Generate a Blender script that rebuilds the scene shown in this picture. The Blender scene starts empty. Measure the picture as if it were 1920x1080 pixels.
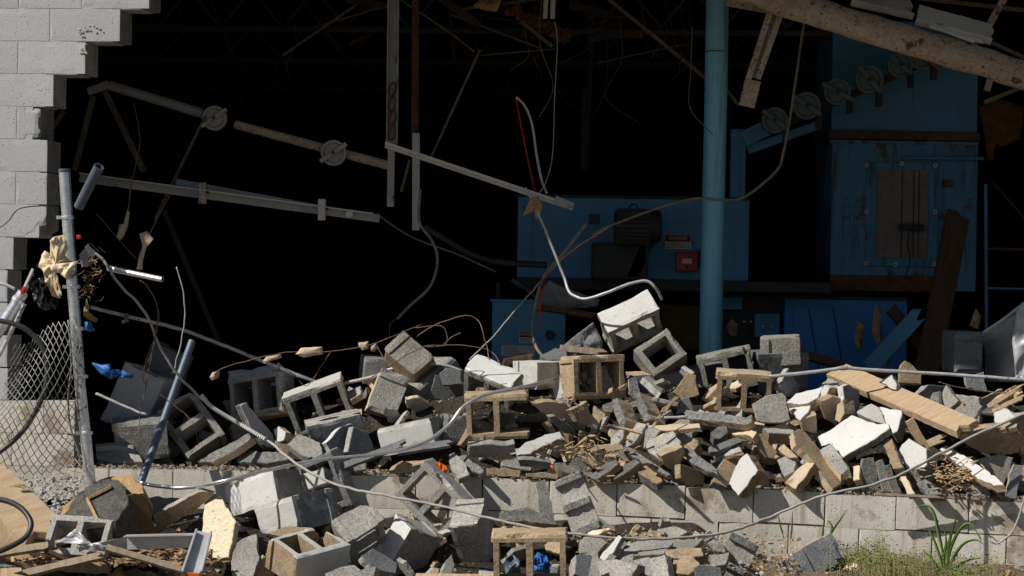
import bpy, bmesh, math, random
import numpy as np
from mathutils import Vector, Matrix, noise

# ------------------------------------------------------------------ camera, sky, sun, exposure
sc = bpy.context.scene
COL = sc.collection
F, ZC, R = 4960.0, 1.6, 0.016          # focal length in photo pixels, eye height, slight roll
CR, SR = math.cos(R), math.sin(R)
cam = bpy.data.cameras.new('camera'); camo = bpy.data.objects.new('camera', cam); COL.objects.link(camo)
cam.sensor_width = 36.0; cam.lens = F * 36.0 / 1920.0
cam.clip_start = 0.5; cam.clip_end = 600.0
camo.matrix_world = Matrix(((CR, -SR, 0, 0), (0, 0, -1, 0), (SR, CR, 0, ZC), (0, 0, 0, 1)))
sc.camera = camo

SUN = Vector((-1.0, -0.50, 1.08)).normalized()      # direction towards the sun
w = bpy.data.worlds.new('World'); sc.world = w; w.use_nodes = True
nt = w.node_tree; bg = nt.nodes['Background']
sky = nt.nodes.new('ShaderNodeTexSky'); sky.sky_type = 'NISHITA'; sky.sun_disc = False
sky.sun_elevation = math.asin(SUN.z)
sky.sun_rotation = math.atan2(SUN.x, SUN.y)
nt.links.new(sky.outputs[0], bg.inputs[0]); bg.inputs[1].default_value = 0.05
sun = bpy.data.lights.new('sun', 'SUN'); sun.energy = 5.0; sun.angle = math.radians(0.53); sun.color = (1.0, 0.95, 0.87)
suno = bpy.data.objects.new('sun', sun); COL.objects.link(suno)
suno.rotation_euler = SUN.to_track_quat('Z', 'Y').to_euler(); suno.location = SUN * 40
sc.view_settings.view_transform = 'Standard'; sc.view_settings.look = 'None'
sc.view_settings.exposure = 0.0; sc.view_settings.gamma = 1.0; sc.view_settings.use_curve_mapping = False
sc.render.engine = 'CYCLES'
sc.cycles.use_denoising = True
sc.cycles.max_bounces = 6
sc.render.film_transparent = False

# ------------------------------------------------------------------ helpers
rnd = random.Random(7)
def P(px, py, Y):
    """the point seen at a photo pixel, at the distance Y"""
    ix, iy = px - 960.0, py - 540.0
    x = ix * CR + iy * SR; d = -ix * SR + iy * CR
    return Vector((x * Y / F, Y, ZC - d * Y / F))
EYE = Vector((0, 0, ZC))
def on_plane(px, py, p0, n):
    d = P(px, py, 1.0) - EYE
    t = (p0 - EYE).dot(n) / d.dot(n)
    return EYE + d * t
def to_px(v):
    ix = v.x * F / v.y; iy = -(v.z - ZC) * F / v.y
    return 960 + ix * CR - iy * SR, 540 + ix * SR + iy * CR

TAN = math.tan(math.radians(7))
def yw(x): return 16.0 - x * TAN               # the wall's front plane
def wall_pt(px, py, off=0.0):
    Y = 16.0
    for _ in range(4):
        v = P(px, py, Y); Y = yw(v.x) + off
    return P(px, py, Y)
ZTOP = 0.448
def drop(x): return 0.022 * max(0.0, x)        # the low wall has settled towards the right
def ytop(px):                                   # pixel row of the low wall's top edge
    return 873 + px * 0.0235 + max(0, px - 960) * 0.021
def slope(px): return 1.15 + .35 * max(0.0, min(1.0, (800 - px) / 400.0))
def D(px, py):
    """distance of the rubble's face seen at a pixel"""
    t = ytop(px); base = yw((px - 960) / 310.0)
    if py <= t: return base + 0.03 + (t - py) / 310.0 * slope(px) + .22 * max(0.0, min(1.0, (760 - px) / 300.0))
    return base - 0.03 - (py - t) / 310.0 * 1.7

def link(o, parent=None):
    COL.objects.link(o)
    if parent is not None: o.parent = parent
    return o
def origin(parent):
    v = Vector((0, 0, 0))
    while parent is not None: v = v + parent.location; parent = parent.parent
    return v
def tag(o, label=None, cat=None, group=None, kind=None):
    if label: o['label'] = label
    if cat: o['category'] = cat
    if group: o['group'] = group
    if kind: o['kind'] = kind
    return o
def thing(name, label, cat, loc, group=None):
    o = bpy.data.objects.new(name, None); o.location = loc; o.empty_display_size = 0.1
    COL.objects.link(o)
    return tag(o, label, cat, group)
def mesh_obj(name, verts, faces, mats, parent=None, mi=None, smooth=False, loc=None):
    """verts in world coordinates; origin at the parent's or at loc / the centroid"""
    if parent is not None: o0 = origin(parent)
    elif loc is not None: o0 = Vector(loc)
    else:
        o0 = Vector((0, 0, 0))
        for v in verts: o0 += Vector(v)
        o0 /= max(1, len(verts))
    me = bpy.data.meshes.new(name)
    me.from_pydata([tuple(Vector(v) - o0) for v in verts], [], faces)
    for m in (mats if isinstance(mats, (list, tuple)) else [mats]): me.materials.append(m)
    if mi: me.polygons.foreach_set('material_index', mi)
    if smooth: me.polygons.foreach_set('use_smooth', [True] * len(me.polygons))
    me.update()
    o = bpy.data.objects.new(name, me)
    if parent is None: o.location = o0
    return link(o, parent)

class MB:
    """collects shapes into one mesh"""
    def __init__(s): s.v = []; s.f = []; s.m = []
    def add(s, v, f, m=0):
        k = len(s.v); s.v += [Vector(x) for x in v]; s.f += [tuple(i + k for i in q) for q in f]; s.m += [m] * len(f); return s
    def box(s, c, a, b, d, m=0, bev=0.0):
        """centre and three half-axis vectors"""
        c, a, b, d = Vector(c), Vector(a), Vector(b), Vector(d)
        if bev <= 0:
            v = [c + a * i + b * j + d * k for i in (-1, 1) for j in (-1, 1) for k in (-1, 1)]
            return s.add(v, [(0, 1, 3, 2), (4, 6, 7, 5), (0, 4, 5, 1), (2, 3, 7, 6), (0, 2, 6, 4), (1, 5, 7, 3)], m)
        bm = bmesh.new(); bmesh.ops.create_cube(bm, size=2.0)
        la, lb, ld = a.length, b.length, d.length
        for q in bm.verts: q.co = Vector((q.co.x * la, q.co.y * lb, q.co.z * ld))
        bmesh.ops.bevel(bm, geom=bm.edges[:], offset=min(bev, la * .9, lb * .9, ld * .9), segments=2, affect='EDGES', profile=0.6)
        ua, ub, ud = a.normalized(), b.normalized(), d.normalized()
        bm.verts.index_update()
        v = [c + ua * q.co.x + ub * q.co.y + ud * q.co.z for q in bm.verts]
        f = [[q.index for q in p.verts] for p in bm.faces]; bm.free()
        return s.add(v, f, m)
    def rect(s, x0, y0, x1, y1, Y, depth, m=0, bev=0.004):
        """upright box whose front shows at these pixels"""
        p, q = P(x0, y0, Y), P(x1, y1, Y)
        c = (p + q) / 2; 
        wx, hz = abs(x1 - x0) * Y / F / 2, abs(y1 - y0) * Y / F / 2
        return s.box((c.x, Y + depth / 2, c.z), (wx, 0, 0), (0, depth / 2, 0), (0, 0, hz), m, bev)
    def tube(s, pts, r, n=8, m=0, caps=True, hollow=False):
        pts = [Vector(p) for p in pts]
        rs = r if isinstance(r, (list, tuple)) else [r] * len(pts)
        t = [(pts[min(i + 1, len(pts) - 1)] - pts[max(i - 1, 0)]).normalized() for i in range(len(pts))]
        u = t[0].orthogonal().normalized(); rings = []; v = []; f = []
        for i, p in enumerate(pts):
            u = (u - t[i] * u.dot(t[i]))
            u = u.normalized() if u.length > 1e-6 else t[i].orthogonal().normalized()
            b = t[i].cross(u)
            for k in range(n):
                a = 2 * math.pi * k / n
                v.append(p + (u * math.cos(a) + b * math.sin(a)) * rs[i])
        for i in range(len(pts) - 1):
            for k in range(n):
                f.append((i * n + k, i * n + (k + 1) % n, (i + 1) * n + (k + 1) % n, (i + 1) * n + k))
        if hollow:                                   # open pipe end: an inner wall a little way in
            for end, tt in ((0, t[0]), (len(pts) - 1, -t[-1])):
                k0 = len(v)
                for k in range(n): v.append(pts[end] + (v[end * n + k] - pts[end]) * 0.8)
                for k in range(n): v.append(pts[end] + (v[end * n + k] - pts[end]) * 0.8 + tt * rs[end] * 3)
                for k in range(n):
                    a, b2 = end * n + k, end * n + (k + 1) % n
                    f.append((a, b2, k0 + (k + 1) % n, k0 + k)); f.append((k0 + k, k0 + (k + 1) % n, k0 + n + (k + 1) % n, k0 + n + k))
                f.append(tuple(range(k0 + n, k0 + 2 * n)))
        elif caps:
            f.append(tuple(range(n - 1, -1, -1))); f.append(tuple(range((len(pts) - 1) * n, len(pts) * n)))
        return s.add(v, f, m)
    def disc(s, c, ax, r, t, n=24, m=0, prof=None):
        """lathe round ax: prof = [(radius, along)]"""
        c, ax = Vector(c), Vector(ax).normalized(); u = ax.orthogonal().normalized(); b = ax.cross(u)
        prof = prof or [(r * .92, -t / 2), (r, -t / 2 + t * .15), (r, t / 2 - t * .15), (r * .92, t / 2)]
        v = []; f = []
        for rr, h in prof:
            for k in range(n):
                a = 2 * math.pi * k / n
                v.append(c + ax * h + (u * math.cos(a) + b * math.sin(a)) * rr)
        for i in range(len(prof) - 1):
            for k in range(n): f.append((i * n + k, i * n + (k + 1) % n, (i + 1) * n + (k + 1) % n, (i + 1) * n + k))
        f.append(tuple(range(n - 1, -1, -1))); f.append(tuple(range((len(prof) - 1) * n, len(prof) * n)))
        return s.add(v, f, m)
    def build(s, name, mats, parent=None, smooth=False, loc=None):
        return mesh_obj(name, s.v, s.f, mats, parent, s.m, smooth, loc)

def smooth_by_angle(o, ang=40):
    o.data.polygons.foreach_set('use_smooth', [True] * len(o.data.polygons))
    bm = bmesh.new(); bm.from_mesh(o.data)
    for e in bm.edges:
        if len(e.link_faces) == 2 and e.calc_face_angle(0) > math.radians(ang): e.smooth = False
    bm.to_mesh(o.data); bm.free()

def spline(pts, n=8):
    """Catmull-Rom through points"""
    pts = [Vector(p) for p in pts]
    if len(pts) < 3: return [pts[0].lerp(pts[-1], i / n) for i in range(n + 1)]
    out = []
    q = [pts[0] * 2 - pts[1]] + pts + [pts[-1] * 2 - pts[-2]]
    for i in range(1, len(q) - 2):
        a, b, c, d = q[i - 1], q[i], q[i + 1], q[i + 2]
        for k in range(n):
            t = k / n
            out.append(0.5 * ((2 * b) + (c - a) * t + (2 * a - 5 * b + 4 * c - d) * t * t + (3 * b - a - 3 * c + d) * t ** 3))
    out.append(pts[-1]); return out

# ------------------------------------------------------------------ materials
def _n(t, k, **kw):
    x = t.nodes.new(k)
    for a, b in kw.items(): setattr(x, a, b)
    return x
def mat(name, c1, c2=None, rough=0.85, metal=0.0, scale=6.0, fine=80.0, bump=0.3, bdist=0.004, spots=None, spot_amt=0.62, spot_scale=9.0,
        pits=0.0, pit_scale=55.0, stretch=(1, 1, 1), detail=5.0, fine_amt=0.25, streak=None, streak_amt=0.6, spec=0.3, vary=0.0):
    m = bpy.data.materials.new(name); m.use_nodes = True
    t = m.node_tree; L = t.links; b = t.nodes['Principled BSDF']
    b.inputs['Metallic'].default_value = metal; b.inputs['Specular IOR Level'].default_value = spec
    tc = _n(t, 'ShaderNodeTexCoord'); oi = _n(t, 'ShaderNodeObjectInfo')
    mul = _n(t, 'ShaderNodeMath', operation='MULTIPLY'); mul.inputs[1].default_value = 37.0; L.new(oi.outputs['Random'], mul.inputs[0])
    add = _n(t, 'ShaderNodeVectorMath', operation='ADD'); L.new(tc.outputs['Object'], add.inputs[0]); L.new(mul.outputs[0], add.inputs[1])
    vec = add.outputs[0]
    if stretch != (1, 1, 1):
        mp = _n(t, 'ShaderNodeMapping'); mp.inputs['Scale'].default_value = stretch; L.new(vec, mp.inputs[0]); vs = mp.outputs[0]
    else: vs = vec
    def nz(sc_, det, v=vec, rgh=0.6):
        q = _n(t, 'ShaderNodeTexNoise'); q.inputs['Scale'].default_value = sc_; q.inputs['Detail'].default_value = det; q.inputs['Roughness'].default_value = rgh
        L.new(v, q.inputs['Vector']); return q.outputs['Fac']
    def ramp(fac, a, bb):
        q = _n(t, 'ShaderNodeMapRange'); q.inputs['From Min'].default_value = a; q.inputs['From Max'].default_value = bb; L.new(fac, q.inputs['Value']); return q.outputs[0]
    def mix(fac, A, B, mode='MIX'):
        q = _n(t, 'ShaderNodeMix', data_type='RGBA', blend_type=mode)
        for s_, v_ in ((0, fac), (6, A), (7, B)):
            if hasattr(v_, 'links') or hasattr(v_, 'is_linked'): L.new(v_, q.inputs[s_])
            elif isinstance(v_, (int, float)): q.inputs[s_].default_value = v_
            else: q.inputs[s_].default_value = (*v_[:3], 1)
        return q.outputs[2]
    c2 = c2 or tuple(x * 0.7 for x in c1)
    col = mix(ramp(nz(scale, detail, vs), 0.3, 0.7), c2, c1)
    fn = nz(fine, 3.0, vs, 0.7)
    if fine_amt:
        g = _n(t, 'ShaderNodeMapRange'); g.inputs['From Min'].default_value = .25; g.inputs['From Max'].default_value = .75
        g.inputs['To Min'].default_value = 1 - fine_amt; g.inputs['To Max'].default_value = 1 + fine_amt; L.new(fn, g.inputs['Value'])
        cc = _n(t, 'ShaderNodeCombineColor')
        for i in range(3): L.new(g.outputs[0], cc.inputs[i])
        col = mix(1.0, col, cc.outputs[0], 'MULTIPLY')
    if spots:
        col = mix(ramp(nz(spot_scale, 6.0, vs, 0.65), spot_amt - .02, spot_amt + .05), col, spots)
    if streak:
        mp2 = _n(t, 'ShaderNodeMapping'); mp2.inputs['Scale'].default_value = (14, 14, 1.2); L.new(vec, mp2.inputs[0])
        col = mix(ramp(nz(1.6, 4.0, mp2.outputs[0]), streak_amt - .08, streak_amt + .14), col, streak)
    if vary:
        vr = _n(t, 'ShaderNodeMapRange'); vr.inputs['To Min'].default_value = 1 - vary; vr.inputs['To Max'].default_value = 1 + vary * .8; L.new(oi.outputs['Random'], vr.inputs['Value'])
        vc = _n(t, 'ShaderNodeCombineColor'); v2 = _n(t, 'ShaderNodeMath', operation='POWER'); v2.inputs[1].default_value = 1.1; L.new(vr.outputs[0], v2.inputs[0])
        L.new(vr.outputs[0], vc.inputs[0]); L.new(vr.outputs[0], vc.inputs[1]); L.new(v2.outputs[0], vc.inputs[2])
        col = mix(1.0, col, vc.outputs[0], 'MULTIPLY')
    h = fn
    if pits:
        vo = _n(t, 'ShaderNodeTexVoronoi'); vo.inputs['Scale'].default_value = pit_scale; L.new(vec, vo.inputs['Vector'])
        pm = ramp(vo.outputs['Distance'], 0.10, 0.30)
        gate = ramp(nz(17.0, 2.0), 0.48, 0.6)
        inv = _n(t, 'ShaderNodeMath', operation='SUBTRACT'); inv.inputs[0].default_value = 1.0; L.new(pm, inv.inputs[1])
        pf = _n(t, 'ShaderNodeMath', operation='MULTIPLY'); L.new(inv.outputs[0], pf.inputs[0]); L.new(gate, pf.inputs[1])
        pa = _n(t, 'ShaderNodeMath', operation='MULTIPLY'); pa.inputs[1].default_value = pits; L.new(pf.outputs[0], pa.inputs[0])
        col = mix(pa.outputs[0], col, tuple(x * 0.35 for x in c2))
        hh = _n(t, 'ShaderNodeMath', operation='SUBTRACT'); L.new(fn, hh.inputs[0]); L.new(pa.outputs[0], hh.inputs[1]); h = hh.outputs[0]
    L.new(col, b.inputs['Base Color'])
    rr = _n(t, 'ShaderNodeMapRange'); rr.inputs['To Min'].default_value = max(0.05, rough - .12); rr.inputs['To Max'].default_value = min(1, rough + .1)
    L.new(fn, rr.inputs['Value']); L.new(rr.outputs[0], b.inputs['Roughness'])
    if bump:
        bp = _n(t, 'ShaderNodeBump'); bp.inputs['Strength'].default_value = bump; bp.inputs['Distance'].default_value = bdist
        L.new(h, bp.inputs['Height']); L.new(bp.outputs[0], b.inputs['Normal'])
    return m

M = {}
# painted and bare concrete
M['wallpaint'] = mat('grey_wall_paint', (.46, .472, .485), (.41, .42, .43), .8, scale=2.2, fine=110, bump=.55, bdist=.004, fine_amt=.10, pits=.55, pit_scale=42, spots=(.33, .31, .28), spot_amt=.70, spot_scale=5, vary=0.05)
M['lowpaint'] = mat('dirt_and_shade_wall_paint', (.64, .615, .55), (.47, .435, .37), .85, scale=2.6, fine=110, bump=.6, bdist=.004, fine_amt=.12, pits=.6, pit_scale=42, spots=(.30, .25, .18), spot_amt=.60, spot_scale=3, streak=(.36, .31, .24), streak_amt=.60, vary=0.08)
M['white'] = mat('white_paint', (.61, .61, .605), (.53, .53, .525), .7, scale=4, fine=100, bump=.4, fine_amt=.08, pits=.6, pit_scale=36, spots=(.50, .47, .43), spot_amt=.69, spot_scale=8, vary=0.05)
M['offwhite'] = mat('grey_white_paint', (.50, .50, .485), (.41, .40, .385), .75, scale=4, fine=100, bump=.45, fine_amt=.12, pits=.6, pit_scale=40, spots=(.36, .32, .27), spot_amt=.64, spot_scale=7, vary=0.14)
M['cream'] = mat('cream_paint', (.56, .45, .32), (.44, .34, .23), .8, scale=5, fine=90, bump=.45, fine_amt=.14, pits=.4, spots=(.30, .22, .14), spot_amt=.62, spot_scale=7, vary=0.2)
M['tan'] = mat('tan_block', (.43, .325, .21), (.28, .21, .135), .95, scale=7, fine=70, bump=.8, bdist=.006, fine_amt=.35, pits=.6, pit_scale=70, spots=(.22, .18, .13), spot_amt=.6, vary=0.28)
M['raw'] = mat('bare_block', (.35, .338, .312), (.23, .221, .203), .95, scale=7, fine=75, bump=.9, bdist=.006, fine_amt=.45, pits=.8, pit_scale=75, spots=(.36, .29, .2), spot_amt=.62, vary=0.3)
M['rough'] = mat('broken_block', (.30, .295, .285), (.12, .118, .115), .97, scale=34, fine=120, bump=1.0, bdist=.014, fine_amt=.6, pits=.9, pit_scale=60, vary=0.25)
M['dkblock'] = mat('dark_and_shaded_block', (.20, .205, .21), (.13, .135, .14), .95, scale=6, fine=80, bump=.8, bdist=.005, fine_amt=.4, pits=.6, vary=0.25)  # darker bare block; on shaded pieces the shade is put into this colour
M['mortar'] = mat('brown_mortar', (.27, .21, .15), (.17, .125, .085), .97, scale=8, fine=60, bump=.9, bdist=.006, fine_amt=.35)
M['bed'] = mat('rubble_gap_shade', (.055, .044, .033), (.025, .02, .016), 1.0, scale=5, fine=40, bump=1.0, bdist=.03, fine_amt=.5)  # near-black: the shade in gaps between pieces is put into this colour
M['soil'] = mat('soil', (.17, .13, .09), (.10, .075, .05), 1.0, scale=3, fine=30, bump=1.0, bdist=.02, fine_amt=.4, spots=(.24, .20, .15), spot_amt=.58)
# interior: the unlit dark is put into near-black wall, roof and floor colours
M['black'] = mat('gloom_black_wall', (.010, .010, .011), (.006, .006, .006), .95, bump=0, fine_amt=0, spec=.05)
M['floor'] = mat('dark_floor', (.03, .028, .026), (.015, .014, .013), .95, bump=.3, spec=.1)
BL1, BL2 = (.068, .24, .40), (.045, .165, .28)
RUST = (.085, .04, .018)
M['blue'] = mat('blue_enamel', BL1, BL2, .55, scale=3, fine=60, bump=.15, fine_amt=.1, spots=(.015, .02, .022), spot_amt=.69, spot_scale=8, spec=.4, streak=(.025, .08, .12), streak_amt=.68)
M['bluerust'] = mat('rusty_blue_enamel', BL1, BL2, .6, scale=3, fine=60, bump=.25, fine_amt=.12, spots=RUST, spot_amt=.60, spot_scale=4, spec=.35, streak=(.03, .028, .022), streak_amt=.58)
M['bluepole'] = mat('blue_column_paint', (.23, .56, .74), (.16, .44, .62), .5, scale=4, fine=60, bump=.15, fine_amt=.08, spots=(.02, .022, .022), spot_amt=.665, spot_scale=13, spec=.45, stretch=(1, 1, .30), streak=(.15, .21, .20), streak_amt=.60)
M['bluedeep'] = mat('bright_blue_enamel', (.026, .19, .47), (.02, .15, .38), .5, scale=3, fine=60, bump=.1, fine_amt=.06, spots=(.015, .03, .05), spot_amt=.70, spec=.4)
M['rust'] = mat('rust', (.15, .07, .03), (.06, .03, .016), .95, scale=9, fine=70, bump=.6, fine_amt=.4)
M['dksteel'] = mat('dark_steel', (.035, .034, .033), (.02, .019, .018), .6, metal=.0, scale=8, bump=.2)
M['greysteel'] = mat('grey_painted_steel', (.36, .36, .35), (.26, .25, .235), .6, scale=5, fine=60, bump=.15, fine_amt=.1, spots=(.14, .075, .035), spot_amt=.63, spot_scale=6, spec=.4)
M['tanbeam'] = mat('tan_painted_steel', (.50, .41, .31), (.34, .26, .18), .85, scale=6, fine=45, bump=1.0, bdist=.016, fine_amt=.3, spots=(.09, .06, .04), spot_amt=.60, spot_scale=10, pits=.8, pit_scale=40)
M['whitesteel'] = mat('white_steel', (.55, .54, .51), (.46, .44, .41), .5, scale=5, bump=.1, fine_amt=.08, spots=(.22, .13, .07), spot_amt=.66, spec=.4)
M['rod'] = mat('dim_rod_paint', (.17, .145, .11), (.08, .06, .04), .8, scale=9, bump=.3)
M['panelgrey'] = mat('weathered_panel', (.21, .185, .17), (.15, .125, .11), .8, scale=4, fine=40, bump=.2, spots=(.12, .08, .05), spot_amt=.64, spot_scale=5)
M['red'] = mat('red_enamel', (.30, .018, .022), (.22, .012, .016), .45, bump=.05, fine_amt=.05, spec=.4)
M['signred'] = mat('sign_red', (.22, .02, .03), (.18, .015, .02), .6, bump=0, fine_amt=.05)
M['signblack'] = mat('sign_black', (.02, .02, .02), None, .6, bump=0, fine_amt=0)
M['signwhite'] = mat('sign_white', (.48, .46, .42), (.40, .38, .34), .7, bump=0, fine_amt=.06)
M['print'] = mat('sign_print', (.15, .14, .13), None, .8, bump=0, fine_amt=0)
M['yellow'] = mat('yellow_grime', (.10, .07, .012), (.05, .035, .01), .8)
# metal, cable, cloth, wood
M['galv'] = mat('galvanised_steel', (.90, .91, .94), (.62, .65, .72), .30, metal=.82, scale=14, fine=60, bump=.1, fine_amt=.15, spots=(.12, .14, .20), spot_amt=.585, spot_scale=11)
M['galvdark'] = mat('dull_blue_pipe', (.13, .16, .21), (.085, .11, .15), .42, metal=.35, scale=12, bump=.15, spots=(.35, .36, .38), spot_amt=.72, spot_scale=9)
M['alum'] = mat('bright_conduit', (.74, .74, .74), (.60, .60, .60), .3, metal=.75, scale=12, bump=.05, fine_amt=.06)
M['conduit'] = mat('grey_conduit', (.50, .51, .52), (.34, .34, .34), .5, metal=.25, scale=18, bump=.1, fine_amt=.1, spots=(.13, .11, .10), spot_amt=.62, spot_scale=28)
M['dimconduit'] = mat('gloom_dim_conduit', (.25, .225, .19), (.13, .11, .085), .6, scale=22, bump=.15, spots=(.07, .05, .04), spot_amt=.6, spot_scale=20)  # pale conduit darkened; the gloom inside is put into its colour
M['cable'] = mat('grey_cable', (.40, .39, .37), (.30, .29, .275), .7, scale=25, bump=.1, fine_amt=.1)
M['hose'] = mat('black_rubber', (.045, .046, .05), (.03, .03, .033), .42, scale=12, bump=.1, fine_amt=.1, spec=.5)
M['copper'] = mat('brown_wire', (.22, .13, .09), (.11, .07, .05), .7, metal=.1, scale=40, bump=.2)
M['fence'] = mat('fence_wire', (.27, .27, .26), (.15, .145, .135), .55, metal=.3, scale=30, bump=.1)
M['plasticcream'] = mat('cream_plastic_bag', (.78, .66, .47), (.68, .52, .32), .5, scale=9, fine=40, bump=.4, fine_amt=.1)
M['plasticblack'] = mat('black_plastic_bag', (.012, .012, .014), (.008, .008, .009), .22, scale=9, bump=.3, spec=.6)
M['clear'] = mat('grey_film', (.42, .45, .5), (.3, .33, .38), .3, bump=.2, fine_amt=.1, spec=.5)
M['tarp'] = mat('blue_plastic', (.035, .16, .47), (.02, .10, .33), .45, scale=9, bump=.4, fine_amt=.1)
M['orange'] = mat('orange_plastic', (.75, .16, .015), (.55, .10, .01), .6, scale=20, bump=.4)
M['redplastic'] = mat('red_plastic', (.5, .02, .03), None, .4, bump=.1)
M['wood'] = mat('fresh_wood', (.55, .42, .275), (.38, .27, .165), .85, scale=6, fine=55, bump=.7, fine_amt=.28, stretch=(.9, .9, 8), spots=(.34, .17, .07), spot_amt=.71, spot_scale=3, vary=0.12)
M['woodgrey'] = mat('weathered_wood', (.34, .27, .195), (.20, .15, .105), .9, scale=7, fine=60, bump=.5, fine_amt=.25, stretch=(.8, .8, 6), vary=0.2)
M['wooddark'] = mat('dark_old_wood', (.105, .058, .034), (.06, .034, .02), .9, scale=6, fine=50, bump=.4, fine_amt=.25, stretch=(4, 4, .7))
M['straw'] = mat('straw_fibre', (.46, .33, .19), (.30, .2, .11), .95, scale=20, bump=.2)
M['chips'] = mat('wood_chips', (.32, .20, .11), (.15, .09, .05), .95, scale=12, bump=.3)
M['board'] = mat('speckled_board', (.70, .60, .42), (.52, .46, .36), .95, scale=30, fine=120, bump=.9, bdist=.004, fine_amt=.35, spots=(.28, .26, .24), spot_amt=.60, spot_scale=22)
M['chunk'] = mat('dark_masonry', (.11, .108, .10), (.055, .053, .05), .97, scale=18, fine=60, bump=1.0, bdist=.012, fine_amt=.55, pits=.7, pit_scale=60)
M['sandy'] = mat('sandy_mortar', (.42, .28, .14), (.28, .17, .08), .97, scale=12, fine=50, bump=1.0, bdist=.01, fine_amt=.35)
M['brownface'] = mat('brown_plaster', (.15, .095, .05), (.10, .062, .035), .9, scale=5, bump=.4, fine_amt=.2)
M['sheet'] = mat('dented_sheet_metal', (.52, .53, .56), (.38, .385, .40), .40, metal=.18, scale=7, bump=.2, fine_amt=.1, spots=(.20, .15, .11), spot_amt=.66, spot_scale=9, spec=.5)
M['insul'] = mat('torn_insulation', (.42, .30, .17), (.22, .13, .06), .9, scale=12, bump=.5)
M['blade'] = mat('weed_green', (.20, .33, .06), (.12, .22, .04), .6, scale=8, bump=.05, fine_amt=.1, stretch=(1, 1, .3))
M['leaf'] = mat('leaf_green', (.12, .17, .05), (.075, .11, .03), .7, scale=6, bump=.05)
M['drygrass'] = mat('dry_grass', (.30, .25, .12), (.20, .17, .07), .8, scale=6, bump=.05)
M['gravel'] = mat('grey_gravel', (.40, .395, .38), (.26, .25, .24), .95, scale=20, bump=.4)
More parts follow.
